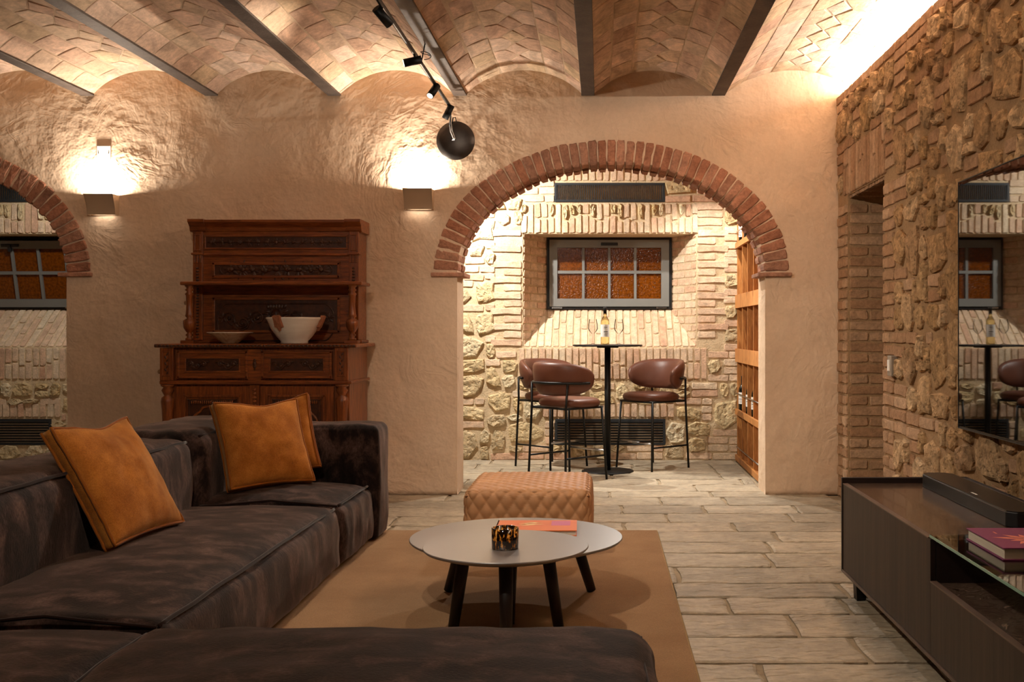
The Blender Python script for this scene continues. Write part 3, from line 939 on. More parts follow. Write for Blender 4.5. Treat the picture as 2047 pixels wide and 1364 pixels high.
# ------------------------------------------------------------------ sofa
SZ = 0.018
sofa = thing('modular_sofa', 'dark brown velvet modular sofa with low deep seats and a far arm', 'sofa', (0, 0, SZ))
XF, XB = -1.285, -2.0
def seat(y0, y1, seed):
    o = puff('seat', M['velvet'], sofa, ((XF + XB - .08) / 2, (y0 + y1) / 2, .155), (XF - XB + .08, y1 - y0 - .012, .31), .045, 26, (.055, .03, .0, 0), .014, (2.2, 11, 4), seed=seed)
    z = .305
    seam(o, [(XF - .02, y0 + .03, z), (XF - .008, (y0 + y1) / 2, z + .012), (XF - .02, y1 - .03, z)], .007, M['velvet_seam'], wob=.006)
    seam(o, [(XF - .02, y0 + .022, z), (XF - .35, y0 + .018, z + .03), (XB, y0 + .02, z)], .006, M['velvet_seam'], wob=.004)
seat(1.0, 3.10, 1); seat(3.12, 5.25, 4); seat(5.27, 6.0, 9)
def back(y0, y1, x0, x1, h, seed, b=.03):
    o = puff('backrest', M['velvet'], sofa, ((x0 + x1) / 2, (y0 + y1) / 2, h / 2), (x1 - x0, y1 - y0 - .012, h), .06, 24, (b, .03, .0, 0), .012, (5, 7, 4), seed=seed)
    z = h - .012
    seam(o, [(x1 - .025, y0 + .04, z), (x1 - .012, (y0 + y1) / 2, z + .008), (x1 - .025, y1 - .04, z)], .007, M['velvet_seam'], wob=.006)
back(1.0, 3.10, -2.40, XB, .64, 21); back(3.12, 5.25, -2.40, XB, .645, 24); back(5.27, 6.28, -2.44, -1.975, .665, 29, .035)
arm = puff('arm', M['velvet'], sofa, ((-1.255 - 1.90) / 2, 6.125, .322), (.66, .29, .645), .035, 24, (.012, .01, .01, 0), .008, (5, 5, 5), seed=41)
seam(arm, [(-1.90, 5.995, .625), (-1.275, 5.995, .625), (-1.275, 5.995, .02)], .007, M['velvet_seam'], wob=.003)
seam(arm, [(-1.275, 5.995, .63), (-1.27, 6.25, .63)], .006, M['velvet_seam'], wob=.003)

ott = thing('sofa_ottoman', 'dark brown velvet ottoman block pushed up to the sofa seat', 'ottoman', (0, 0, SZ))
oo = puff('cushion_block', M['velvet'], ott, (-.55, 2.17, .19), (1.36, 1.42, .38), .06, 30, (.045, .02, .03, 0), .014, (4, 5, 4), seed=55)
seam(oo, [(.10, 1.5, .355), (.118, 2.2, .36), (.10, 2.85, .355)], .008, M['velvet_seam'], wob=.008)
seam(oo, [(.105, 2.855, .36), (.11, 2.86, .2), (.105, 2.855, .03)], .007, M['velvet_seam'], wob=.004)

# ------------------------------------------------------------------ cushions
def cushion(center, ax, up, S, label, seed, back=1.0):
    ax = Vector(ax).normalized(); up = Vector(up); up = (up - ax * up.dot(ax)).normalized(); nr = ax.cross(up)
    t = thing('cushion', label, 'cushion', center, 0, 'rust-orange sofa cushions')
    n = 30; E = .022; T = .075
    def pt(i, j, side):
        u = -1 + 2 * i / n; v = -1 + 2 * j / n
        x = S / 2 * u * (1 - .055 * (1 - v * v)) ; y = S / 2 * v * (1 - .06 * (1 - u * u))
        if v > 0: y -= .022 * v * math.exp(-((u - .15) / .45) ** 2)          # chopped top edge
        d = E + T * (1 if side > 0 else back) * ((1 - u ** 2) * (1 - v ** 2)) ** .5      # pressed flatter where it leans
        q = Vector((x * 7 + seed, y * 7, side * 2.0))
        d += .010 * noise.noise(q) * ((1 - u * u) * (1 - v * v)) ** .25 + .004 * noise.noise(q * 3)
        return ax * x + up * y + nr * (d * side)
    V = []; F = []
    for side in (1, -1):
        o = len(V)
        for i in range(n + 1):
            for j in range(n + 1): V.append(pt(i, j, side))
        for i in range(n):
            for j in range(n):
                a = o + i * (n + 1) + j
                q = (a, a + n + 1, a + n + 2, a + 1)
                F.append(q if side > 0 else q[::-1])
    ring = [(i, 0) for i in range(n)] + [(n, j) for j in range(n)] + [(n - i, n) for i in range(n)] + [(0, n - j) for j in range(n)]
    N2 = (n + 1) ** 2
    for k in range(len(ring)):
        (a, b), (c, d) = ring[k], ring[(k + 1) % len(ring)]
        F.append((a * (n + 1) + b, N2 + a * (n + 1) + b, N2 + c * (n + 1) + d, c * (n + 1) + d))
    MB().add(V, F, True).build('cover', M['cushion'], t)
    for side in (1, -1):
        P = [pt(a, b, side) for a, b in ring]
        MB().tube(P, .0065, 8, closed=True).build('piping', M['cushion_seam'], t)
    return t
# left cushion faces +X, rests on the long seat against the backrest
cushion((-1.93, 4.25, .600), (.06, .51, 0), (-.26, .0, .435), .507, 'rust-orange piped cushion leaning alone on the long sofa seat', 3, .35)
cushion((-1.772, 5.60, .602), (.68, .68, .0), (-.16, .14, .46), .468, 'rust-orange piped cushion in front, in the sofa corner by the arm', 8, .6)
cushion((-1.785, 5.875, .605), (.95, .12, .20), (-.11, .10, .46), .41, 'rust-orange cushion half hidden behind another by the sofa arm', 14, .6)

# ------------------------------------------------------------------ quilted pouf
pf = thing('pouf', 'tan leather pouf quilted in diamonds behind the round tables', 'pouf', (-.385, 5.98, .022))
def quilt(P, nn):
    a = .072; b = .105
    if nn.z > .7: u, v = P.x / .085, P.y / .085
    elif abs(nn.x) > abs(nn.y): u, v = P.y / a, P.z / b
    else: u, v = P.x / a, P.z / b
    s = abs(math.sin(PI * (u + v) / 1.0)) * abs(math.sin(PI * (u - v) / 1.0))
    return .011 * s ** .5 - .006
b_ = puff('cover', M['pouf'], pf, (0, 0, .166), (.665, .72, .333), .04, 110, (.012, .012, .012, 0), quilt=quilt)
for z in (.298,):
    e = .31
    MB().tube([(-.326, -.352, z), (.326, -.352, z), (.326, .352, z), (-.326, .352, z)], .004, 6, closed=True).build('seam', M['stitch'], pf)

# ------------------------------------------------------------------ round coffee tables
def round_table(name, label, loc, R, z, legs, rl, th=.018):
    t = thing(name, label, 'coffee table', (loc[0], loc[1], .012))
    z -= .012
    MB().lathe([(R - .05, z - .026), (R - .006, z - .012), (R, z - .006), (R, z - .002), (R - .002, z)], 96).build('table_top', M['table_top'], t)
    for a in legs:
        a = math.radians(a); c, s = math.cos(a), math.sin(a)
        MB().tube([(c * rl, s * rl, .006), (c * rl * .76, s * rl * .76, z - .02)], [.021, .027], 16).build('leg', M['table_leg'], t)
    return t
round_table('coffee_table', 'larger round grey-topped coffee table with splayed dark legs, lower one', (-.365, 4.65), .462, .30, (30, 150, 270), .375)
round_table('coffee_table', 'smaller round grey-topped coffee table standing higher, overlapping the larger', (-.36, 4.07), .315, .378, (155, 275, 35), .24)
# orange book
bk = thing('book', 'orange hardcover book with pale and magenta print on coffee table', 'book', (-.285, 4.77, .30), math.radians(1))
MB().box(-.175, .175, -.12, .12, .004, .022).build('pages', M['pages'], bk)
cv_ = MB().box(-.18, .18, -.125, .125, .0, .004); cv_.box(-.18, .18, -.125, .125, .022, .026); cv_.box(-.18, -.175, -.125, .125, 0, .026)
cv_.build('cover', M['orange'], bk)
pr = MB()
for (x, y, l, a) in ((-.03, .045, .11, .15), (-.02, .02, .12, -.1), (-.04, .0, .10, .35), (-.01, .06, .09, -.3), (-.05, .03, .08, .6)):
    c, s = math.cos(a), math.sin(a); h = .008
    pr.add([(x - c * l / 2, y - s * l / 2, .0265), (x, y - h, .0265), (x + c * l / 2, y + s * l / 2, .0265), (x, y + h, .0265)], [(0, 1, 2, 3)])
pr.build('print', M['cream'], bk)
MB().box(.065, .15, -.01, .10, .026, .0264).build('print', M['magenta'], bk)
# candle holder
cd = thing('candle_holder', 'tortoiseshell glass candle holder on the smaller coffee table', 'candle holder', (-.358, 4.01, .378))
MB().lathe([(.001, .008), (.046, .008), (.046, .078), (.0485, .079), (.051, .078), (.051, .006), (.049, .004), (.001, .004)], 48).build('glass_cup', M['tort'], cd)
MB().lathe([(.001, .0), (.047, .0), (.050, .003), (.050, .006), (.001, .0065)], 48).build('glass_base', M['glass'], cd)

# ------------------------------------------------------------------ media console
cs = thing('media_console', 'long low dark wood media console with marble deck and glass shelf', 'console', (0, 0, 0))
CX0, CX1, CYF, CYN = 1.10, 1.665, 4.85, 1.9
ZB_, ZT_ = .107, .505
YS = 3.57          # where the open niche begins
m = MB()
m.box(CX0 - .004, CX1, CYF - .018, CYF, ZB_ - .004, ZT_ + .025)
m.box(CX1 - .018, CX1, CYN, CYF, ZT_, ZT_ + .025)
m.build('end_frame', M['console_frame'], cs, bevel=.002)
MB().box(CX0 + .012, CX1, YS, CYF - .018, ZB_, ZT_ - .012).build('cabinet_body', M['console_frame'], cs)
MB().box(CX0 + .012, CX1, CYN, YS, ZB_, .345).build('drawer_body', M['console_frame'], cs)
MB().box(CX1 - .14, CX1 - .12, CYN, YS, .345, ZT_ - .012).build('niche_back', M['console_frame'], cs)
dr = MB().box(CX0, CX0 + .018, YS + .002, CYF - .024, ZB_ + .012, ZT_ - .003).build('door', M['console_wood'], cs)
MB().box(CX0 - .002, CX0 + .02, YS + .002, CYF - .024, ZT_ - .003, ZT_ + .001).build('edge_strip', M['console_edge'], dr)
MB().box(CX0, CX0 + .018, YS - .02, YS + .002, ZB_ + .012, ZT_ - .003).build('door', M['console_frame'], cs)
dw = MB().box(CX0, CX0 + .018, CYN, YS - .022, ZB_ + .012, .36).build('drawer', M['console_wood'], cs)
MB().box(CX0 - .002, CX0 + .02, CYN, YS - .022, .36, .364).build('edge_strip', M['console_edge'], dw)
MB().box(CX0 - .004, CX0 + .03, CYN, CYF - .018, ZB_ - .004, ZB_ + .008).build('base_rail', M['console_edge'], cs)
MB().box(CX0 + .02, CX1 - .018, YS, CYF - .018, ZT_ - .012, ZT_).build('marble_deck', M['marble'], cs)
MB().box(CX0 + .02, CX1 - .14, CYN, YS, .345, .357).build('marble_shelf', M['marble'], cs)
MB().box(CX1 - .14, CX1 - .018, CYN, YS, ZT_ - .012, ZT_).build('marble_deck', M['marble'], cs)
MB().box(CX0 + .02, CX1 - .14, YS - .022, YS, .357, ZT_ - .012).build('niche_side', M['console_frame'], cs)
MB().box(CX0 + .004, CX1 - .12, CYN, YS - .002, ZT_, ZT_ + .010).build('glass_shelf', M['glass_green'], cs)
MB().box(CX0 + .002, CX0 + .0045, CYN, YS - .002, ZT_ + .001, ZT_ + .009).build('glass_edge', M['glass_edge'], cs)
for (x, y) in ((1.16, 4.74), (1.60, 4.74), (1.16, 2.1), (1.60, 2.1)):
    MB().prism([(x - .025, 0), (x + .012, 0), (x + .035, ZB_), (x - .03, ZB_)], 'y', y - .03, y + .03).build('foot', M['metal_black'], cs)
# soundbar
sb = thing('soundbar', 'black soundbar with angled ends on the marble deck below the television', 'soundbar', (1.43, 0, ZT_))
prof = [(0, 3.76), (0, 4.73), (.03, 4.76), (.105, 4.76), (.135, 4.73), (.135, 3.76), (.105, 3.73), (.03, 3.73)]
MB().prism(prof, 'z', 0, .055).build('body', M['soundbar'], sb, bevel=.004)
MB().prism([(x * .96 + .003, y) for x, y in prof], 'z', .055, .058).build('top_panel', M['soundbar_top'], sb)
MB().box(.022, .03, 4.12, 4.18, .058, .0585).build('marking', M['white'], sb)
# purple book
pb = thing('book', 'thick purple hardcover book with salmon flower print on the glass shelf', 'book', (1.31, 3.32, ZT_ + .0105), math.radians(0))
bw, bl, bh = .115, .16, .038
MB().box(-bw + .006, bw - .002, -bl + .005, bl - .005, .004, bh - .004).build('pages', M['pages'], pb)
m = MB().box(-bw, bw, -bl, bl, 0, .004); m.box(-bw, bw, -bl, bl, bh - .004, bh); m.box(bw - .004, bw, -bl, bl, 0, bh)
m.build('cover', M['purple'], pb, bevel=.001)
pt_ = MB()
for k in range(11):
    a = 2 * PI * k / 11; c, s = math.cos(a), math.sin(a); l = .075 + .02 * (k % 3)
    q = lambda r, w: (.02 + c * r - s * w, -.03 + s * r + c * w, bh + .0004)
    pt_.add([q(.01, 0), q(l * .6, -.012), q(l, 0), q(l * .6, .012)], [(0, 1, 2, 3)])
pt_.build('print', M['salmon'], pb)
MB().lathe([(.001, bh + .0006), (.022, bh + .0006)], 20, (.02, -.03, 0)).build('print', M['yellow'], pb)
MB().box(-.055, -.05, .06, .09, bh, bh + .0005).build('print', M['salmon'], pb)

# ------------------------------------------------------------------ television
tv = thing('television', 'large black wall-mounted television reflecting the bar', 'television', (0, 0, 0))
TX, TY0, TY1, TZ0, TZ1 = 1.675, 2.98, 4.98, .742, 1.892
MB().box(TX, TX + .03, TY0, TY1, TZ0, TZ1).build('body', M['tv_body'], tv, bevel=.003)
MB().box(TX - .002, TX + .001, TY0 + .006, TY1 - .006, TZ0 + .012, TZ1 - .006).build('screen', M['tv_glass'], tv)
m = MB()
for (a, b, c_, d) in ((TY0, TY1, TZ0, TZ0 + .005), (TY0, TY1, TZ1 - .004, TZ1), (TY0, TY0 + .004, TZ0, TZ1), (TY1 - .004, TY1, TZ0, TZ1)):
    m.box(TX - .004, TX, a, b, c_, d)
m.build('bezel', M['metal_grey'], tv)
MB().box(TX + .03, XR + .02, 3.6, 4.3, 1.1, 1.5).build('wall_mount', M['metal_black'], tv)
# light switch
sw = thing('light_switch', 'metal light switch plate with white rocker on the stone wall', 'switch', (1.70, 6.24, .99))
MB().box(-.008, .03, -.045, .045, -.06, .06).build('plate', M['switch_grey'], sw, bevel=.004)
MB().box(-.014, -.006, -.012, .026, -.03, .035).build('rocker', M['white'], sw, bevel=.002)

# ------------------------------------------------------------------ wall sconces, junction box
def sconce(x, z, label, power):
    t = thing('wall_sconce', label, 'wall lamp', (x, YW - .005, z))
    n = 12; H = .145; W0, W1 = .105, .098
    def yy(s): return -(.115 - .055 * (1 - (s) ** 1.7))          # s: 0 bottom .. 1 top, concave front
    outer = []; V = []; F = []
    for i in range(n + 1):
        s = i / n; z_ = -H / 2 + H * s; w = W1 + (W0 - W1) * s
        V += [(-w, yy(s), z_), (w, yy(s), z_), (w, yy(s) + .006, z_), (-w, yy(s) + .006, z_)]
    for i in range(n):
        a = 4 * i
        for (p, q) in ((0, 1), (1, 2), (2, 3), (3, 0)): F.append((a + p, a + q, a + 4 + q, a + 4 + p))
    F += [(0, 1, 2, 3), (4 * n, 4 * n + 1, 4 * n + 2, 4 * n + 3)]
    MB().add(V, F, False).build('front_shade', M['sconce'], t)
    for sgn in (-1, 1):
        pr = [(0.012, -H / 2), (0.012, H / 2)] + [(yy(1 - i / n), H / 2 - H * i / n) for i in range(n + 1)]
        w = .1
        MB().prism(pr, 'x', sgn * w - .002, sgn * w + .002).build('side_plate', M['sconce'], t)
    MB().box(-.09, .09, -.004, .012, -H / 2, H / 2).build('back_plate', M['sconce'], t)
    MB().box(-.06, .06, -.055, -.008, -.012, -.004).build('lamp_holder', M['white'], t)
    MB().box(-.05, .05, -.048, -.014, -.004, -.001).build('led_module', M['led'], t)
    lamp('AREA', 'sconce_up_light', (x, YW - .062, z + .06), power, (1, .88, .74), (x, YW - .0615, z + 1), size=.09, size_y=.04)
    lamp('AREA', 'sconce_down_light', (x, YW - .035, z - .06), power * .008, (1, .88, .74), (x, YW - .0345, z - 1), size=.14, size_y=.03)
sconce(-3.60, 2.105, 'curved sand-painted wall sconce below the white junction box', 20)
sconce(-1.313, 2.145, 'curved sand-painted wall sconce beside the black disc lamp', 20)
jb = thing('junction_box', 'square white junction box cover above the sconce', 'junction box', (-3.61, YW + disp(-3.61, 2.49) + .002, 2.49))
MB().box(-.05, .05, -.012, .03, -.05, .05).build('cover', M['white'], jb, bevel=.003)
for s in (-1, 1): MB().ball((s * .037, -.013, -.005), .004, 8).build('screw', M['metal_grey'], jb)

# ------------------------------------------------------------------ track light and disc lamp
TXX, TZZ = -1.068, 2.79
tr = thing('track_light', 'black ceiling track rail with adjustable cylinder spotlights', 'track light', (TXX, 0, TZZ))
MB().tube([(0, 1.2, 0), (0, 7.55, 0)], .012, 10).build('rail', M['metal_black'], tr)
MB().tube([(0, 7.45, -.012), (.015, 7.5, -.04), (.005, 7.57, -.09), (-.004, 7.58, -.14)], .005, 8).build('cable', M['metal_black'], tr)
for y in (2.4, 4.6, 6.35): MB().tube([(0, y, 0), (0.04, y, .2)], .004, 6).build('suspension_wire', M['metal_grey'], tr)
P = [(0.045 + .03 * math.cos(a), 6.25 + .03 * math.sin(a), .02 + .02 * math.sin(a * .5)) for a in [k * .35 for k in range(25)]]
MB().tube(P, .0025, 6).build('wire_loop', M['metal_black'], tr)
SPOTS = []
M['lens_off'] = mat('spot_lens_off', [(30, 29, 28)], .2, spec=.6)
def spot(y, d, power, angle, name='track_spot_light'):
    d = Vector(d).normalized(); p = Vector((0, y, -.05)); L = .105; r = .0235
    s = MB().tube([p - d * L * .45, p + d * L * .55], r, 20).build('spotlight', M['metal_black'], tr)
    MB().tube([p - d * .01, Vector((0, y, 0))], .006, 8).build('bracket', M['metal_black'], s)
    e = p + d * (L * .55)
    MB().tube([e, e + d * .0015], r * .8, 20).build('lens', M['lens'] if power else M['lens_off'], s)
    w = Vector((TXX, 0, TZZ)) + e + d * .006
    if power: lamp('SPOT', name, w, power, WARM, w + d, size=.02, angle=angle, blend=.7)
spot(5.22, (.55, .62, -.62), 170, 100)
spot(6.10, (-.90, -.1, -.22), 80, 90)
spot(6.84, (-.35, -.55, -.75), 120, 85)
spot(7.50, (-.30, .02, -.6), 0, 60)
spot(3.0, (.75, .55, -.75), 150, 100, 'track_spot_light_offscreen')
spot(2.0, (-.22, .8, -.42), 130, 100, 'track_spot_light_offscreen')
dc = thing('disc_lamp', 'round black metal disc lamp hanging on wires before the plaster wall', 'wall lamp', (-1.035, YW - .13, 2.555))
prof = []
MB().lathe([(.001, .018), (.05, .016), (.10, .010), (.136, .0), (.138, -.003), (.134, -.004), (.10, .004), (.001, .012)], 64).build('disc', mat('disc_metal', [(62, 56, 52), (84, 77, 72)], .34, metal=.7, nscale=9), dc)
dc.rotation_euler = (PI / 2 + .06, 0, 0)
MB().tube([(-.02, .0, .02), (-.01, .01, .03), (-.03, .06, .035), (-.04, .13, .02), (-.042, .17, .0)], .0035, 6).build('wire', M['white'], dc)
MB().tube([(-.01, .0, .02), (.0, .012, .03), (-.02, .07, .03), (-.03, .14, .02), (-.036, .17, .0)], .0035, 6).build('wire', M['white'], dc)
MB().tube([(-.025, .12, .005), (-.015, .16, .01), (.0, .165, .0), (.004, .14, -.01), (.004, .11, -.012)], .004, 6).build('hook', M['metal_black'], dc)
MB().tube([(0, 0, 0), (0, 0, -.125)], .008, 8).build('standoff', M['metal_black'], dc)

# ------------------------------------------------------------------ bar table, glasses, bottle
bt = thing('bar_table', 'tall black pedestal bar table with thin round top under the window', 'bar table', (.062, 9.03, 0))
MB().lathe([(.29, 1.062), (.295, 1.066), (.295, 1.074), (.293, 1.076)], 64).build('table_top', M['metal_black'], bt)
MB().tube([(0, 0, .012), (0, 0, 1.06)], .026, 24).build('column', M['metal_black'], bt)
MB().lathe([(.22, 0), (.222, .004), (.218, .010), (.04, .014)], 64).build('base', M['metal_black'], bt)
MB().box(-.09, .09, -.09, .09, 1.05, 1.062).build('bracket', M['metal_black'], bt)
BT = 1.0765
def bottle(name, label, loc, gm, cap, lab, rz=0, group=None, z_lie=None):
    t = thing(name, label, 'bottle', loc, rz, group)
    MB().lathe([(.001, .004), (.030, 0), (.036, .004), (.037, .02), (.037, .185), (.034, .205), (.022, .228), (.0145, .245), (.0138, .27)], 28).build('body', gm, t)
    MB().lathe([(.0145, .262), (.0148, .315), (.013, .318), (.001, .318)], 20).build('capsule', cap, t)
    V = []; F = []; k = 14
    for i in range(k + 1):
        a = -PI / 2 - 1.35 + 2.7 * i / k
        V += [(.0376 * math.cos(a), .0376 * math.sin(a), .065), (.0376 * math.cos(a), .0376 * math.sin(a), .17)]
    for i in range(k): F.append((2 * i, 2 * i + 2, 2 * i + 3, 2 * i + 1))
    lb = MB().add(V, F, True).build('label', M['label'], t)
    for (z, w0, w1, h) in ((.145, -.25, .55, .006), (.135, -.3, .3, .003), (.105, -.3, .7, .008), (.092, -.1, .75, .004), (.08, -.2, .6, .004)):
        V = []; F = []
        for i in range(7):
            a = -PI / 2 + w0 + (w1 - w0) * i / 6
            V += [(.0379 * math.cos(a), .0379 * math.sin(a), z), (.0379 * math.cos(a), .0379 * math.sin(a), z + h)]
        for i in range(6): F.append((2 * i, 2 * i + 2, 2 * i + 3, 2 * i + 1))
        MB().add(V, F).build('print', M['ink'], lb)
    return t
bottle('wine_bottle', 'white wine bottle with pale label and dark capsule on bar table', (.04, 9.03, BT), M['wine'], M['metal_black'], None)
def glass(loc, side):
    t = thing('wine_glass', 'empty stemmed wine glass beside the bottle, ' + side, 'wine glass', loc, 0, 'wine glasses on the bar table')
    t0 = .0012
    out = [(.001, .0), (.034, .0), (.034, .0015), (.012, .006), (.0045, .016), (.0038, .05), (.0042, .085), (.012, .094), (.034, .118), (.041, .135), (.039, .17), (.031, .215)]
    inn = [(.0298, .215), (.0378, .17), (.0398, .135), (.033, .1195), (.011, .0965), (.001, .0935)]
    MB().lathe(out, 36, cap=False).build('glass', M['thin_glass'], t)
glass((-.062, 9.0, BT), 'on the side of the paired stools'); glass((.157, 9.0, BT), 'on the wine rack side')

# ------------------------------------------------------------------ bar stools
def make_stool(label):
    t = thing('bar_stool', label, 'bar stool', group=None)
    s = .222
    # local: faces +Y; rear legs at -Y
    MBs = []
    # seat
    V = []; F = []; n = 40; rings = [(0, .658), (.5, .662), (.8, .660), (.95, .648), (1.0, .628), (.985, .606), (.93, .592), (0.0, .590)]
    for (k, z) in rings:
        for j in range(n):
            a = 2 * PI * j / n; c, q = math.cos(a), math.sin(a)
            e = (abs(c) ** 3 + abs(q) ** 3) ** (-1 / 3)
            V.append((c * e * .225 * max(k, .002), q * e * .215 * max(k, .002) + .02, z))
    for i in range(len(rings) - 1):
        for j in range(n): F.append((i * n + j, i * n + (j + 1) % n, (i + 1) * n + (j + 1) % n, (i + 1) * n + j))
    MB().add(V, F, True).build('seat', M['leather'], t)
    # wrap-round backrest: swept rounded section that tapers and droops to its tips
    V = []; F = []; na, ns = 44, 16; A = 1.62
    for i in range(na + 1):
        u = -1 + 2 * i / na; a = -PI / 2 + u * A
        R = .262
        k = (1 - abs(u) ** 3.2) ** .5 if abs(u) < 1 else 0
        h = .128 * k + .004; th = .040 * (k ** .6) + .002
        zc = .815 - .012 * abs(u) ** 2
        lean = .02
        cx, cy = R * math.cos(a), R * .94 * math.sin(a) + .03
        nx, ny = math.cos(a), math.sin(a)
        for j in range(ns):
            b = 2 * PI * j / ns
            c_, s_ = math.cos(b), math.sin(b)
            e = (abs(c_) ** 2.6 + abs(s_) ** 2.6) ** (-1 / 2.6)
            dn = c_ * e * th; dz = s_ * e * h
            V.append((cx + nx * (dn + dz * .18), cy + ny * (dn + dz * .18), zc + dz))
    for i in range(na):
        for j in range(ns): F.append((i * ns + j, i * ns + (j + 1) % ns, (i + 1) * ns + (j + 1) % ns, (i + 1) * ns + j))
    F += [tuple(range(ns)), tuple(na * ns + j for j in range(ns))]
    MB().add(V, F, True).build('backrest', M['leather'], t)
    P = []
    for i in range(25):
        a = -PI / 2 + (-1 + 2 * i / 24) * 1.33
        P.append((.312 * math.cos(a), .294 * math.sin(a) + .03, .785))
    MB().tube(P, .0105, 10).build('back_rail', M['metal_black'], t)
    r = .0095
    for sx in (-1, 1):
        MB().tube([(sx * .222, -.222, 0), (sx * .205, -.20, .60), (sx * .214, -.192, .787)], r, 10).build('leg', M['metal_black'], t)
        MB().tube([(sx * .222, .222, 0), (sx * .195, .19, .592)], r, 10).build('leg', M['metal_black'], t)
        MB().tube([(sx * .205, -.20, .585), (sx * .195, .19, .585)], .009, 8).build('seat_rail', M['metal_black'], t)
        MB().tube([(sx * .2165, -.2145, .20), (sx * .213, .2115, .20)], .0075, 8).build('stretcher', M['metal_black'], t)
    for sy in (-1, 1):
        MB().tube([(-.2, sy * .195, .585), (.2, sy * .195, .585)], .009, 8).build('seat_rail', M['metal_black'], t)
    MB().tube([(-.212, .21, .235), (.212, .21, .235)], .009, 8).build('footrest', M['chrome'], t)
    return t
def put_stool(t, x, y, face):
    t.location = (x, y, 0); t.rotation_euler = (0, 0, math.atan2(face[1], face[0]) - PI / 2)
st = make_stool('brown leather bar stool with its back turned, nearest the pouf')
put_stool(st, -.262, 8.53, (.72, .69))
s2 = copy_tree(st); s2['label'] = 'brown leather bar stool half hidden behind another, towards the rubble stones'
put_stool(s2, -.43, 9.36, (.72, -.69))
s3 = copy_tree(st); s3['label'] = 'brown leather bar stool showing its front, on the wine rack side of table'
put_stool(s3, .455, 9.29, (-.75, -.66))

# ------------------------------------------------------------------ wine rack
RXF = 1.265; RD = .34; RYA, RYB = 8.12, 9.80
wr = thing('wine_rack', 'honey-coloured wooden wine rack of upright cells with metal rods', 'wine rack', (RXF, 0, 0))
ys = [9.80, 9.455, 9.11, 8.765, 8.42, 8.12]
MB().box(RD - .02, RD, RYA, RYB, .02, 2.75).build('back_panel', M['rack'], wr)
for y in ys: MB().box(-.006, RD - .02, y - .012, y + .012, .02, 2.75).build('divider', M['rack'], wr)
levels = [.03, .45, .93, 1.42, 1.97, 2.50]
for i, z in enumerate(levels):
    MB().box(-.006, RD - .02, RYA, RYB, z - .012, z + .012).build('shelf', M['rack'], wr)
    if i in (2, 3): MB().box(-.026, -.004, RYA, RYB, z - .02, z + .10).build('rail', M['rack'], wr)
    else: MB().box(-.026, -.004, RYA, RYB, z - .022, z + .028).build('rail', M['rack'], wr)
for z in (.13, .62, 2.10):
    MB().tube([(-.012, RYA, z), (-.012, RYB, z)], .006, 8).build('rod', M['chrome'], wr)
for k, (y, z, ord_) in enumerate(((9.63, .462, 'cell next to the stone wall'), (9.63, 1.982, 'cell next to the stone wall'), (9.28, 1.982, 'second cell from the stone wall'), (9.28, .462, 'second cell from the stone wall'), (8.94, .462, 'third cell from the stone wall'))):
    bottle('wine_bottle', ('dark wine bottle on the %s rack shelf, ' % ('low' if z < 1 else 'high')) + ord_,
           (RXF + (.034 if (k < 3) else .052), y + .09, z), M['bottle_dark'], M['metal_black'], None, rz=-PI / 2 + .6, group='bottles in the wine rack')

# ------------------------------------------------------------------ carved sideboard
sd = thing('sideboard', 'carved walnut sideboard with shelf, turned columns and panelled doors', 'sideboard', (-2.318, 7.15, 0))
W = .63; Dp = .56; zc = 1.10       # half width, depth, counter height
wd, wv, dk = M['wood'], M['wood_v'], M['wood_dark']
MB().box(-W + .02, W - .0, .02, Dp, .08, zc - .02).build('carcase', wv, sd)
MB().box(-W - .01, W + .02, -.01, Dp, 0, .09).build('plinth', wd, sd, bevel=.008)
top = MB().box(-W - .035, W + .06, -.035, Dp + .005, zc - .018, zc + .008).build('worktop', wd, sd, bevel=.008)
c = MB()
for i in range(52):
    x = -W - .02 + (2 * W + .06) * i / 51
    c.ball((x, -.036, zc - .006), .012, 8, 1.1, .4, .8)
c.build('carved_edge', dk, top)
def moulded(parent, x0, x1, z0, z1, y, t=.014, w=.018, m=None, name='moulding'):
    b = MB(); m = m or wd
    b.box(x0, x1, y - t, y, z0, z0 + w); b.box(x0, x1, y - t, y, z1 - w, z1); b.box(x0, x0 + w, y - t, y, z0, z1); b.box(x1 - w, x1, y - t, y, z0, z1)
    return b.build(name, m, parent, bevel=.004)
def leaf(b, x, y, z, a, l, w, bul=.010):
    cx, sx = math.cos(a), math.sin(a)
    P = lambda u, v, d: (x + cx * u - sx * v, y - d, z + sx * u + cx * v)
    b.add([P(0, 0, 0), P(l * .45, -w, .001), P(l, 0, .001), P(l * .45, w, .001), P(l * .45, 0, bul)], [(0, 1, 4), (1, 2, 4), (2, 3, 4), (3, 0, 4)], True)
def spray(parent, x0, x1, z, y, n, r, lw):
    b = MB(); rg = random.Random(5)
    for i in range(n):
        x = x0 + (x1 - x0) * (i + .5) / n
        big = 1.25 if i == n // 2 else 1
        for k in range(3): b.ball((x + rg.uniform(-.5, .5) * r, y - r * .5, z + rg.uniform(-.35, .35) * r), r * big * rg.uniform(.6, .9), 10, 1, .7, 1)
        for k in range(9): leaf(b, x, y - .002, z, rg.uniform(0, 2 * PI), lw * big * rg.uniform(.8, 1.3), lw * .2)
    b.tube([(x0, y - .004, z), (x1, y - .004, z)], .004, 6)
    return b.build('carving', dk, parent)
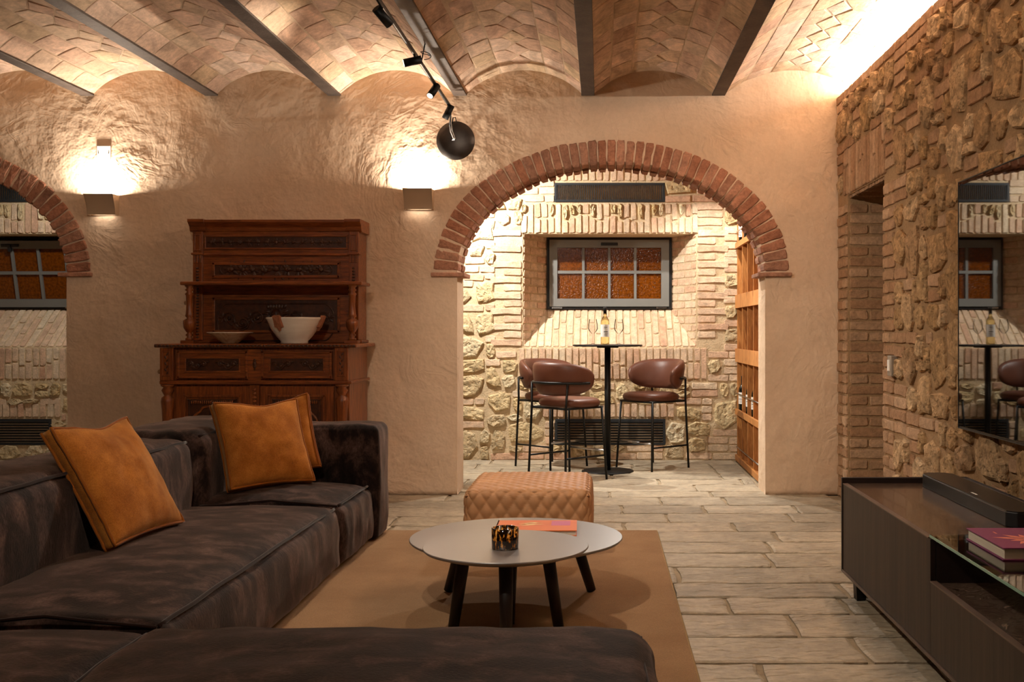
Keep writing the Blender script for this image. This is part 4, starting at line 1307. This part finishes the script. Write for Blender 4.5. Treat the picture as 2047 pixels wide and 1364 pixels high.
def scrolls(parent, x0, x1, zc_, y, h):
    b = MB(); L = (x1 - x0) / 2; xm = (x0 + x1) / 2
    for s in (-1, 1):
        stem = [(xm + s * L * t, y - .006, zc_ + h * .35 * math.sin(t * 7)) for t in [k / 24 for k in range(3, 23)]]
        b.tube(stem, .006, 8)
        for (t, rr, sg) in ((.34, .34, 1), (.62, .38, -1), (.86, .30, 1)):
            cx, cz = xm + s * L * t, zc_ + sg * h * .12
            sp = [(cx + s * h * rr * (1 - k / 26) * math.cos(k * .42), y - .006 - .006 * k / 24, cz + sg * h * rr * (1 - k / 26) * math.sin(k * .42)) for k in range(24)]
            b.tube(sp, .006, 8); b.ball((cx, y - .008, cz), .012, 10)
            for k in range(5): leaf(b, cx + s * h * rr, y - .003, cz, k * 1.2 + t * 5, h * .3, h * .07, .012)
    return b.build('carving', dk, parent)
# drawers
for s in (-1, 1):
    x0, x1 = (-W + .11, -.045) if s < 0 else (.045, W - .11)
    d = MB().box(x0, x1, -.002, .03, .875, 1.06).build('drawer', wd, sd, bevel=.003)
    moulded(d, x0, x1, .875, 1.06, .0); moulded(d, x0 + .05, x1 - .05, .915, 1.02, -.0, .010, .012)
    p = MB().box(x0 + .06, x1 - .06, -.006, .0, .925, 1.01).build('carved_panel', dk, d)
    scrolls(d, x0 + .07, x1 - .07, .967, -.006, .06)
MB().box(-.045, .045, -.004, .03, .86, 1.07).build('centre_stile', wd, sd)
b = MB(); 
for (z, r_) in ((.995, .012), (.975, .017), (.955, .014), (.935, .008)): b.ball((0, -.006, z), r_, 10, .8, .4, 1)
b.build('keyhole_rosette', dk, sd)
MB().box(-W - .005, W + .005, -.02, .03, .835, .862).build('rail_moulding', wd, sd, bevel=.008)
MB().box(W - .02, W + .022, -.02, Dp, .838, .858).build('rail_moulding', wd, sd, bevel=.006)
# corner pilasters and turned legs
for s in (-1, 1):
    x = s * (W - .045)
    MB().box(x - .045, x + .045, -.022, .03, .86, 1.08).build('pilaster', wv, sd, bevel=.004)
    moulded(sd, x - .028, x + .028, .89, 1.06, -.022, .008, .008, wv)
    b = MB()
    for k in range(7): leaf(b, x, -.022, .90 + k * .021, PI / 2 + (.5 if k % 2 else -.5), .028, .007, .008)
    b.build('carving', dk, sd)
    MB().lathe([(.045, .835), (.045, .825), (.028, .815), (.040, .795), (.030, .775), (.022, .76), (.040, .745), (.044, .72), (.038, .66), (.030, .5), (.026, .36), (.034, .33), (.022, .31), (.036, .27), (.04, .20), (.03, .15), (.042, .11), (.042, .09)][::-1], 24, (x, -.0, 0)).build('turned_column', wv, sd)
# doors
for s in (-1, 1):
    x0, x1 = (-W + .10, -.035) if s < 0 else (.035, W - .10)
    d = MB().box(x0, x1, .0, .03, .11, .82).build('door', wv, sd, bevel=.003)
    moulded(d, x0 + .055, x1 - .055, .17, .765, .0, .012, .016, wv); moulded(d, x0 + .085, x1 - .085, .20, .735, .0, .016, .016, dk)
    MB().box(x0 + .10, x1 - .10, -.004, .0, .215, .72).build('carved_panel', dk, d)
    b = MB(); n = 20
    for i in range(n):
        xx = x0 + .105 + (x1 - x0 - .21) * (i + .5) / n
        b.ball((xx, -.016, .715), .009, 8, .6, .5, 1.4)
    b.build('beading', wd, d)
    xm = (x0 + x1) / 2; b = MB()
    arc = [(xm + .14 * math.cos(PI - PI * k / 20), -.008, .57 + .10 * math.sin(PI * k / 20) + (.02 if 6 < k < 14 else 0)) for k in range(21)]
    b.tube([(xm - .14, -.008, .24)] + arc + [(xm + .14, -.008, .24)], .009, 8); b.build('moulding', wd, d)
    b = MB()
    for k in range(13):
        a = PI / 2 + (k - 6) * .36
        leaf(b, xm, -.005, .54, a, .10, .016, .018)
    b.ball((xm, -.012, .645), .018, 10); b.ball((xm, -.012, .52), .022, 10)
    for k in range(8): leaf(b, xm, -.005, .45 - k * .02, -PI / 2 + (.8 if k % 2 else -.8), .07, .014, .014)
    b.build('carving', dk, d)
b = MB()
MB().box(-.032, .032, -.006, .03, .10, .83).build('centre_stile', wv, sd)
for k in range(26): b.ball((0, -.01, .80 - k * .026), .013, 8, 1.2, .6, .8)
b.build('beading', wd, sd)
# upper part
UY = .32; UX = .578; zt = 1.97
before = set(sd.children)
MB().box(-UX, UX, UY + .03, Dp, zc + .008, zt - .05).build('back_board', wd, sd)
MB().box(-UX - .02, UX + .02, UY + .01, Dp, zc + .008, zc + .03).build('base_moulding', wd, sd, bevel=.006)
co_ = MB()
pr = [(UY + .02, zt - .085), (UY + .005, zt - .075), (UY + .0, zt - .05), (UY - .03, zt - .025), (UY - .04, zt - .018), (UY - .04, zt), (Dp, zt), (Dp, zt - .085)]
co_.prism(pr, 'x', -UX - .015, UX + .015)
cor = co_.build('cornice', wd, sd)
for s in (-1, 1):
    x = s * (UX - .032)
    MB().prism([(y - .018 if y < Dp else y, z + .003) for y, z in pr], 'x', x - .055, x + .055).build('cornice_block', wd, cor)
    MB().box(x - .034, x + .034, UY - .012, UY + .04, zc + .03, zt - .08).build('pilaster', wv, sd, bevel=.004)
    moulded(sd, x - .022, x + .022, zt - .215, zt - .10, UY - .012, .007, .007, wv)
    MB().box(x - .042, x + .042, UY - .028, UY + .03, zt - .245, zt - .228).build('capital', wd, sd, bevel=.005)
    for q in (-1, 0, 1): MB().box(x + q * .02 - .007, x + q * .02 + .007, UY - .022, UY, zt - .30, zt - .245).build('corbel', wd, sd, bevel=.003)
    b = MB()
    z = zc + .05
    while z < zt - .32:
        b.ball((x, UY - .013, z), .011, 8, 1.1, .6, .75); z += .021
    b.build('beading', dk, sd)
# frieze
MB().box(-UX + .06, UX - .06, UY + .006, UY + .03, zt - .235, zt - .08).build('frieze', wd, sd)
moulded(sd, -UX + .075, UX - .075, zt - .205, zt - .105, UY + .006, .012, .012)
MB().box(-UX + .087, UX - .087, UY + .002, UY + .006, zt - .193, zt - .117).build('carved_panel', dk, sd)
spray(sd, -UX + .10, UX - .10, zt - .155, UY + .002, 15, .014, .03)
MB().box(-UX + .05, UX - .05, UY - .012, UY + .03, zt - .25, zt - .232).build('rail_moulding', wd, sd, bevel=.006)
# upper panel
MB().box(-UX + .06, UX - .06, UY + .008, UY + .03, 1.53, zt - .25).build('upper_frame', wd, sd)
moulded(sd, -UX + .13, UX - .13, 1.565, zt - .295, UY + .008, .016, .02)
MB().box(-UX + .15, UX - .15, UY + .002, UY + .008, 1.585, zt - .315).build('carved_panel', dk, sd)
oval = []
for k in range(48):
    a = 2 * PI * k / 48; e = (abs(math.cos(a)) ** 6 + abs(math.sin(a)) ** 6) ** (-1 / 6) if False else 1
    xx = .33 * (1 if math.cos(a) > 0 else -1) + .06 * math.cos(a); oval.append((xx, UY + .0, 1.622 + .042 * math.sin(a)))
MB().tube(oval, .005, 6, closed=True).build('moulding', dk, sd)
spray(sd, -.36, .36, 1.622, UY + .002, 9, .021, .062)
# shelf, its columns and the lower back panel
MB().box(-.578, .655, .07, UY + .03, 1.505, 1.530).build('shelf', wd, sd, bevel=.008)
MB().box(-UX + .06, UX - .06, UY + .012, UY + .03, zc + .03, 1.505).build('lower_frame', wd, sd)
moulded(sd, -UX + .13, UX - .13, zc + .08, 1.43, UY + .012, .016, .02)
MB().box(-UX + .15, UX - .15, UY + .006, UY + .012, zc + .10, 1.41).build('carved_panel', dk, sd)
oval = [(.33 * (1 if math.cos(a) > 0 else -1) + .08 * math.cos(a), UY + .004, 1.255 + .13 * math.sin(a)) for a in [2 * PI * k / 48 for k in range(48)]]
MB().tube(oval, .005, 6, closed=True).build('moulding', dk, sd)
scrolls(sd, -.38, .38, 1.265, UY + .006, .15)
b = MB()        # carved mask in the middle of the panel
b.ball((0, UY + .0, 1.30), .045, 14, .85, .6, 1.1); b.ball((0, UY - .03, 1.295), .012, 8, .8, 1, 1.4)
for s in (-1, 1):
    b.ball((s * .018, UY - .024, 1.312), .008, 8); b.ball((s * .022, UY - .022, 1.285), .014, 8)
    for k in range(4): leaf(b, s * .04, UY + .004, 1.27 + k * .025, (0 if s > 0 else PI) + s * (k - 1) * .4, .05, .014, .014)
b.ball((0, UY - .02, 1.265), .014, 8, 1.5, .7, .5)
for k in range(5): leaf(b, -.04 + k * .02, UY + .004, 1.34, PI / 2, .045, .014, .016)
b.build('carved_mask', dk, sd)
for s in (-1, 1):
    x = (-.527 if s < 0 else .583)
    MB().box(x - .045, x + .045, .065, .155, zc + .008, zc + .03).build('column_base', wd, sd, bevel=.003)
    z0 = zc + .03
    MB().lathe([(.026, 0), (.026, .012), (.014, .022), (.026, .036), (.013, .05), (.022, .058), (.038, .085), (.042, .115), (.040, .135), (.016, .15), (.028, .165), (.024, .18), (.019, .24), (.023, .305), (.030, .315), (.016, .33), (.030, .343), (.018, .355), (.030, .368), (.03, .378)], 24, (x, .11, z0)).build('turned_column', wv, sd)
for o in sd.children:
    if o not in before: o.location.x = .045
# bowls on the sideboard
ZC = zc + .0085
bo = thing('bowl', 'large white glazed bowl with brown leaf handles on the sideboard', 'bowl', (-2.079, 7.245, ZC))
MB().lathe([(.001, .004), (.085, .0), (.092, .004), (.09, .016), (.12, .05), (.155, .10), (.178, .155), (.188, .168), (.188, .176), (.18, .178), (.168, .15), (.14, .09), (.10, .045), (.001, .03)], 56).build('body', M['ceramic'], bo)
for a in (-PI / 2 - .35, .0, PI / 2 + .5):
    b = MB(); c, s = math.cos(a), math.sin(a)
    P = lambda u, r, z: (c * r - s * u, s * r + c * u, z)
    pts = [(-.03, .196, .182), (-.012, .194, .19), (.012, .194, .19), (.03, .196, .182), (.026, .187, .155), (.03, .168, .11), (.012, .166, .105), (0, .158, .085), (-.012, .166, .105), (-.03, .168, .11), (-.026, .187, .155)]
    V = [P(u, r + .010, z) for u, r, z in pts] + [P(u, r - .012, z) for u, r, z in pts]; n = len(pts)
    V += [P(0, .202, .15)]
    b.add(V, [(i, (i + 1) % n, 2 * n) for i in range(n)] + [(i, n + i, n + (i + 1) % n, (i + 1) % n) for i in range(n)], False)
    b.build('leaf_handle', M['terracotta'], bo)
di = thing('dish', 'shallow flared earthenware dish with pale rim on the sideboard', 'dish', (-2.525, 7.27, ZC))
MB().lathe([(.001, .003), (.05, .0), (.055, .004), (.10, .04), (.148, .07), (.152, .074), (.146, .076), (.095, .046), (.05, .012), (.001, .01)], 48).build('body', M['dish'], di)
MB().tube([(.149 * math.cos(2 * PI * k / 48), .149 * math.sin(2 * PI * k / 48), .0745) for k in range(48)], .003, 6, closed=True).build('rim', M['ceramic'], di)

# ------------------------------------------------------------------ bar-room downlights
def downlight(x, y, target, power, angle, label):
    t = thing('downlight', label, 'light', (x, y, 2.82))
    MB().lathe([(.035, 0), (.045, -.002), (.047, -.09), (.04, -.092), (.038, -.05)][::-1], 24).build('housing', M['metal_black'], t)
    MB().lathe([(.001, -.055), (.036, -.055)], 24).build('lens', M['lens'], t)
    lamp('SPOT', 'bar_downlight_offscreen', (x, y, 2.722), power, NEUT, target, size=.025, angle=angle, blend=.5)
downlight(-1.45, 8.80, (-.1, 9.8, 1.25), 370, 110, 'black ceiling downlight over the rubble stones beside the bar stools')
downlight(.95, 9.15, (1.0, 9.5, .6), 100, 110, 'black ceiling downlight in front of the wine rack')
downlight(.5, 9.2, (.1, 6.6, 0), 190, 95, 'black ceiling downlight above the bar table aimed out through the arch')
downlight(-4.3, 8.7, (-5.1, 9.8, 1.0), 75, 110, 'black ceiling downlight before the tilted window niche')
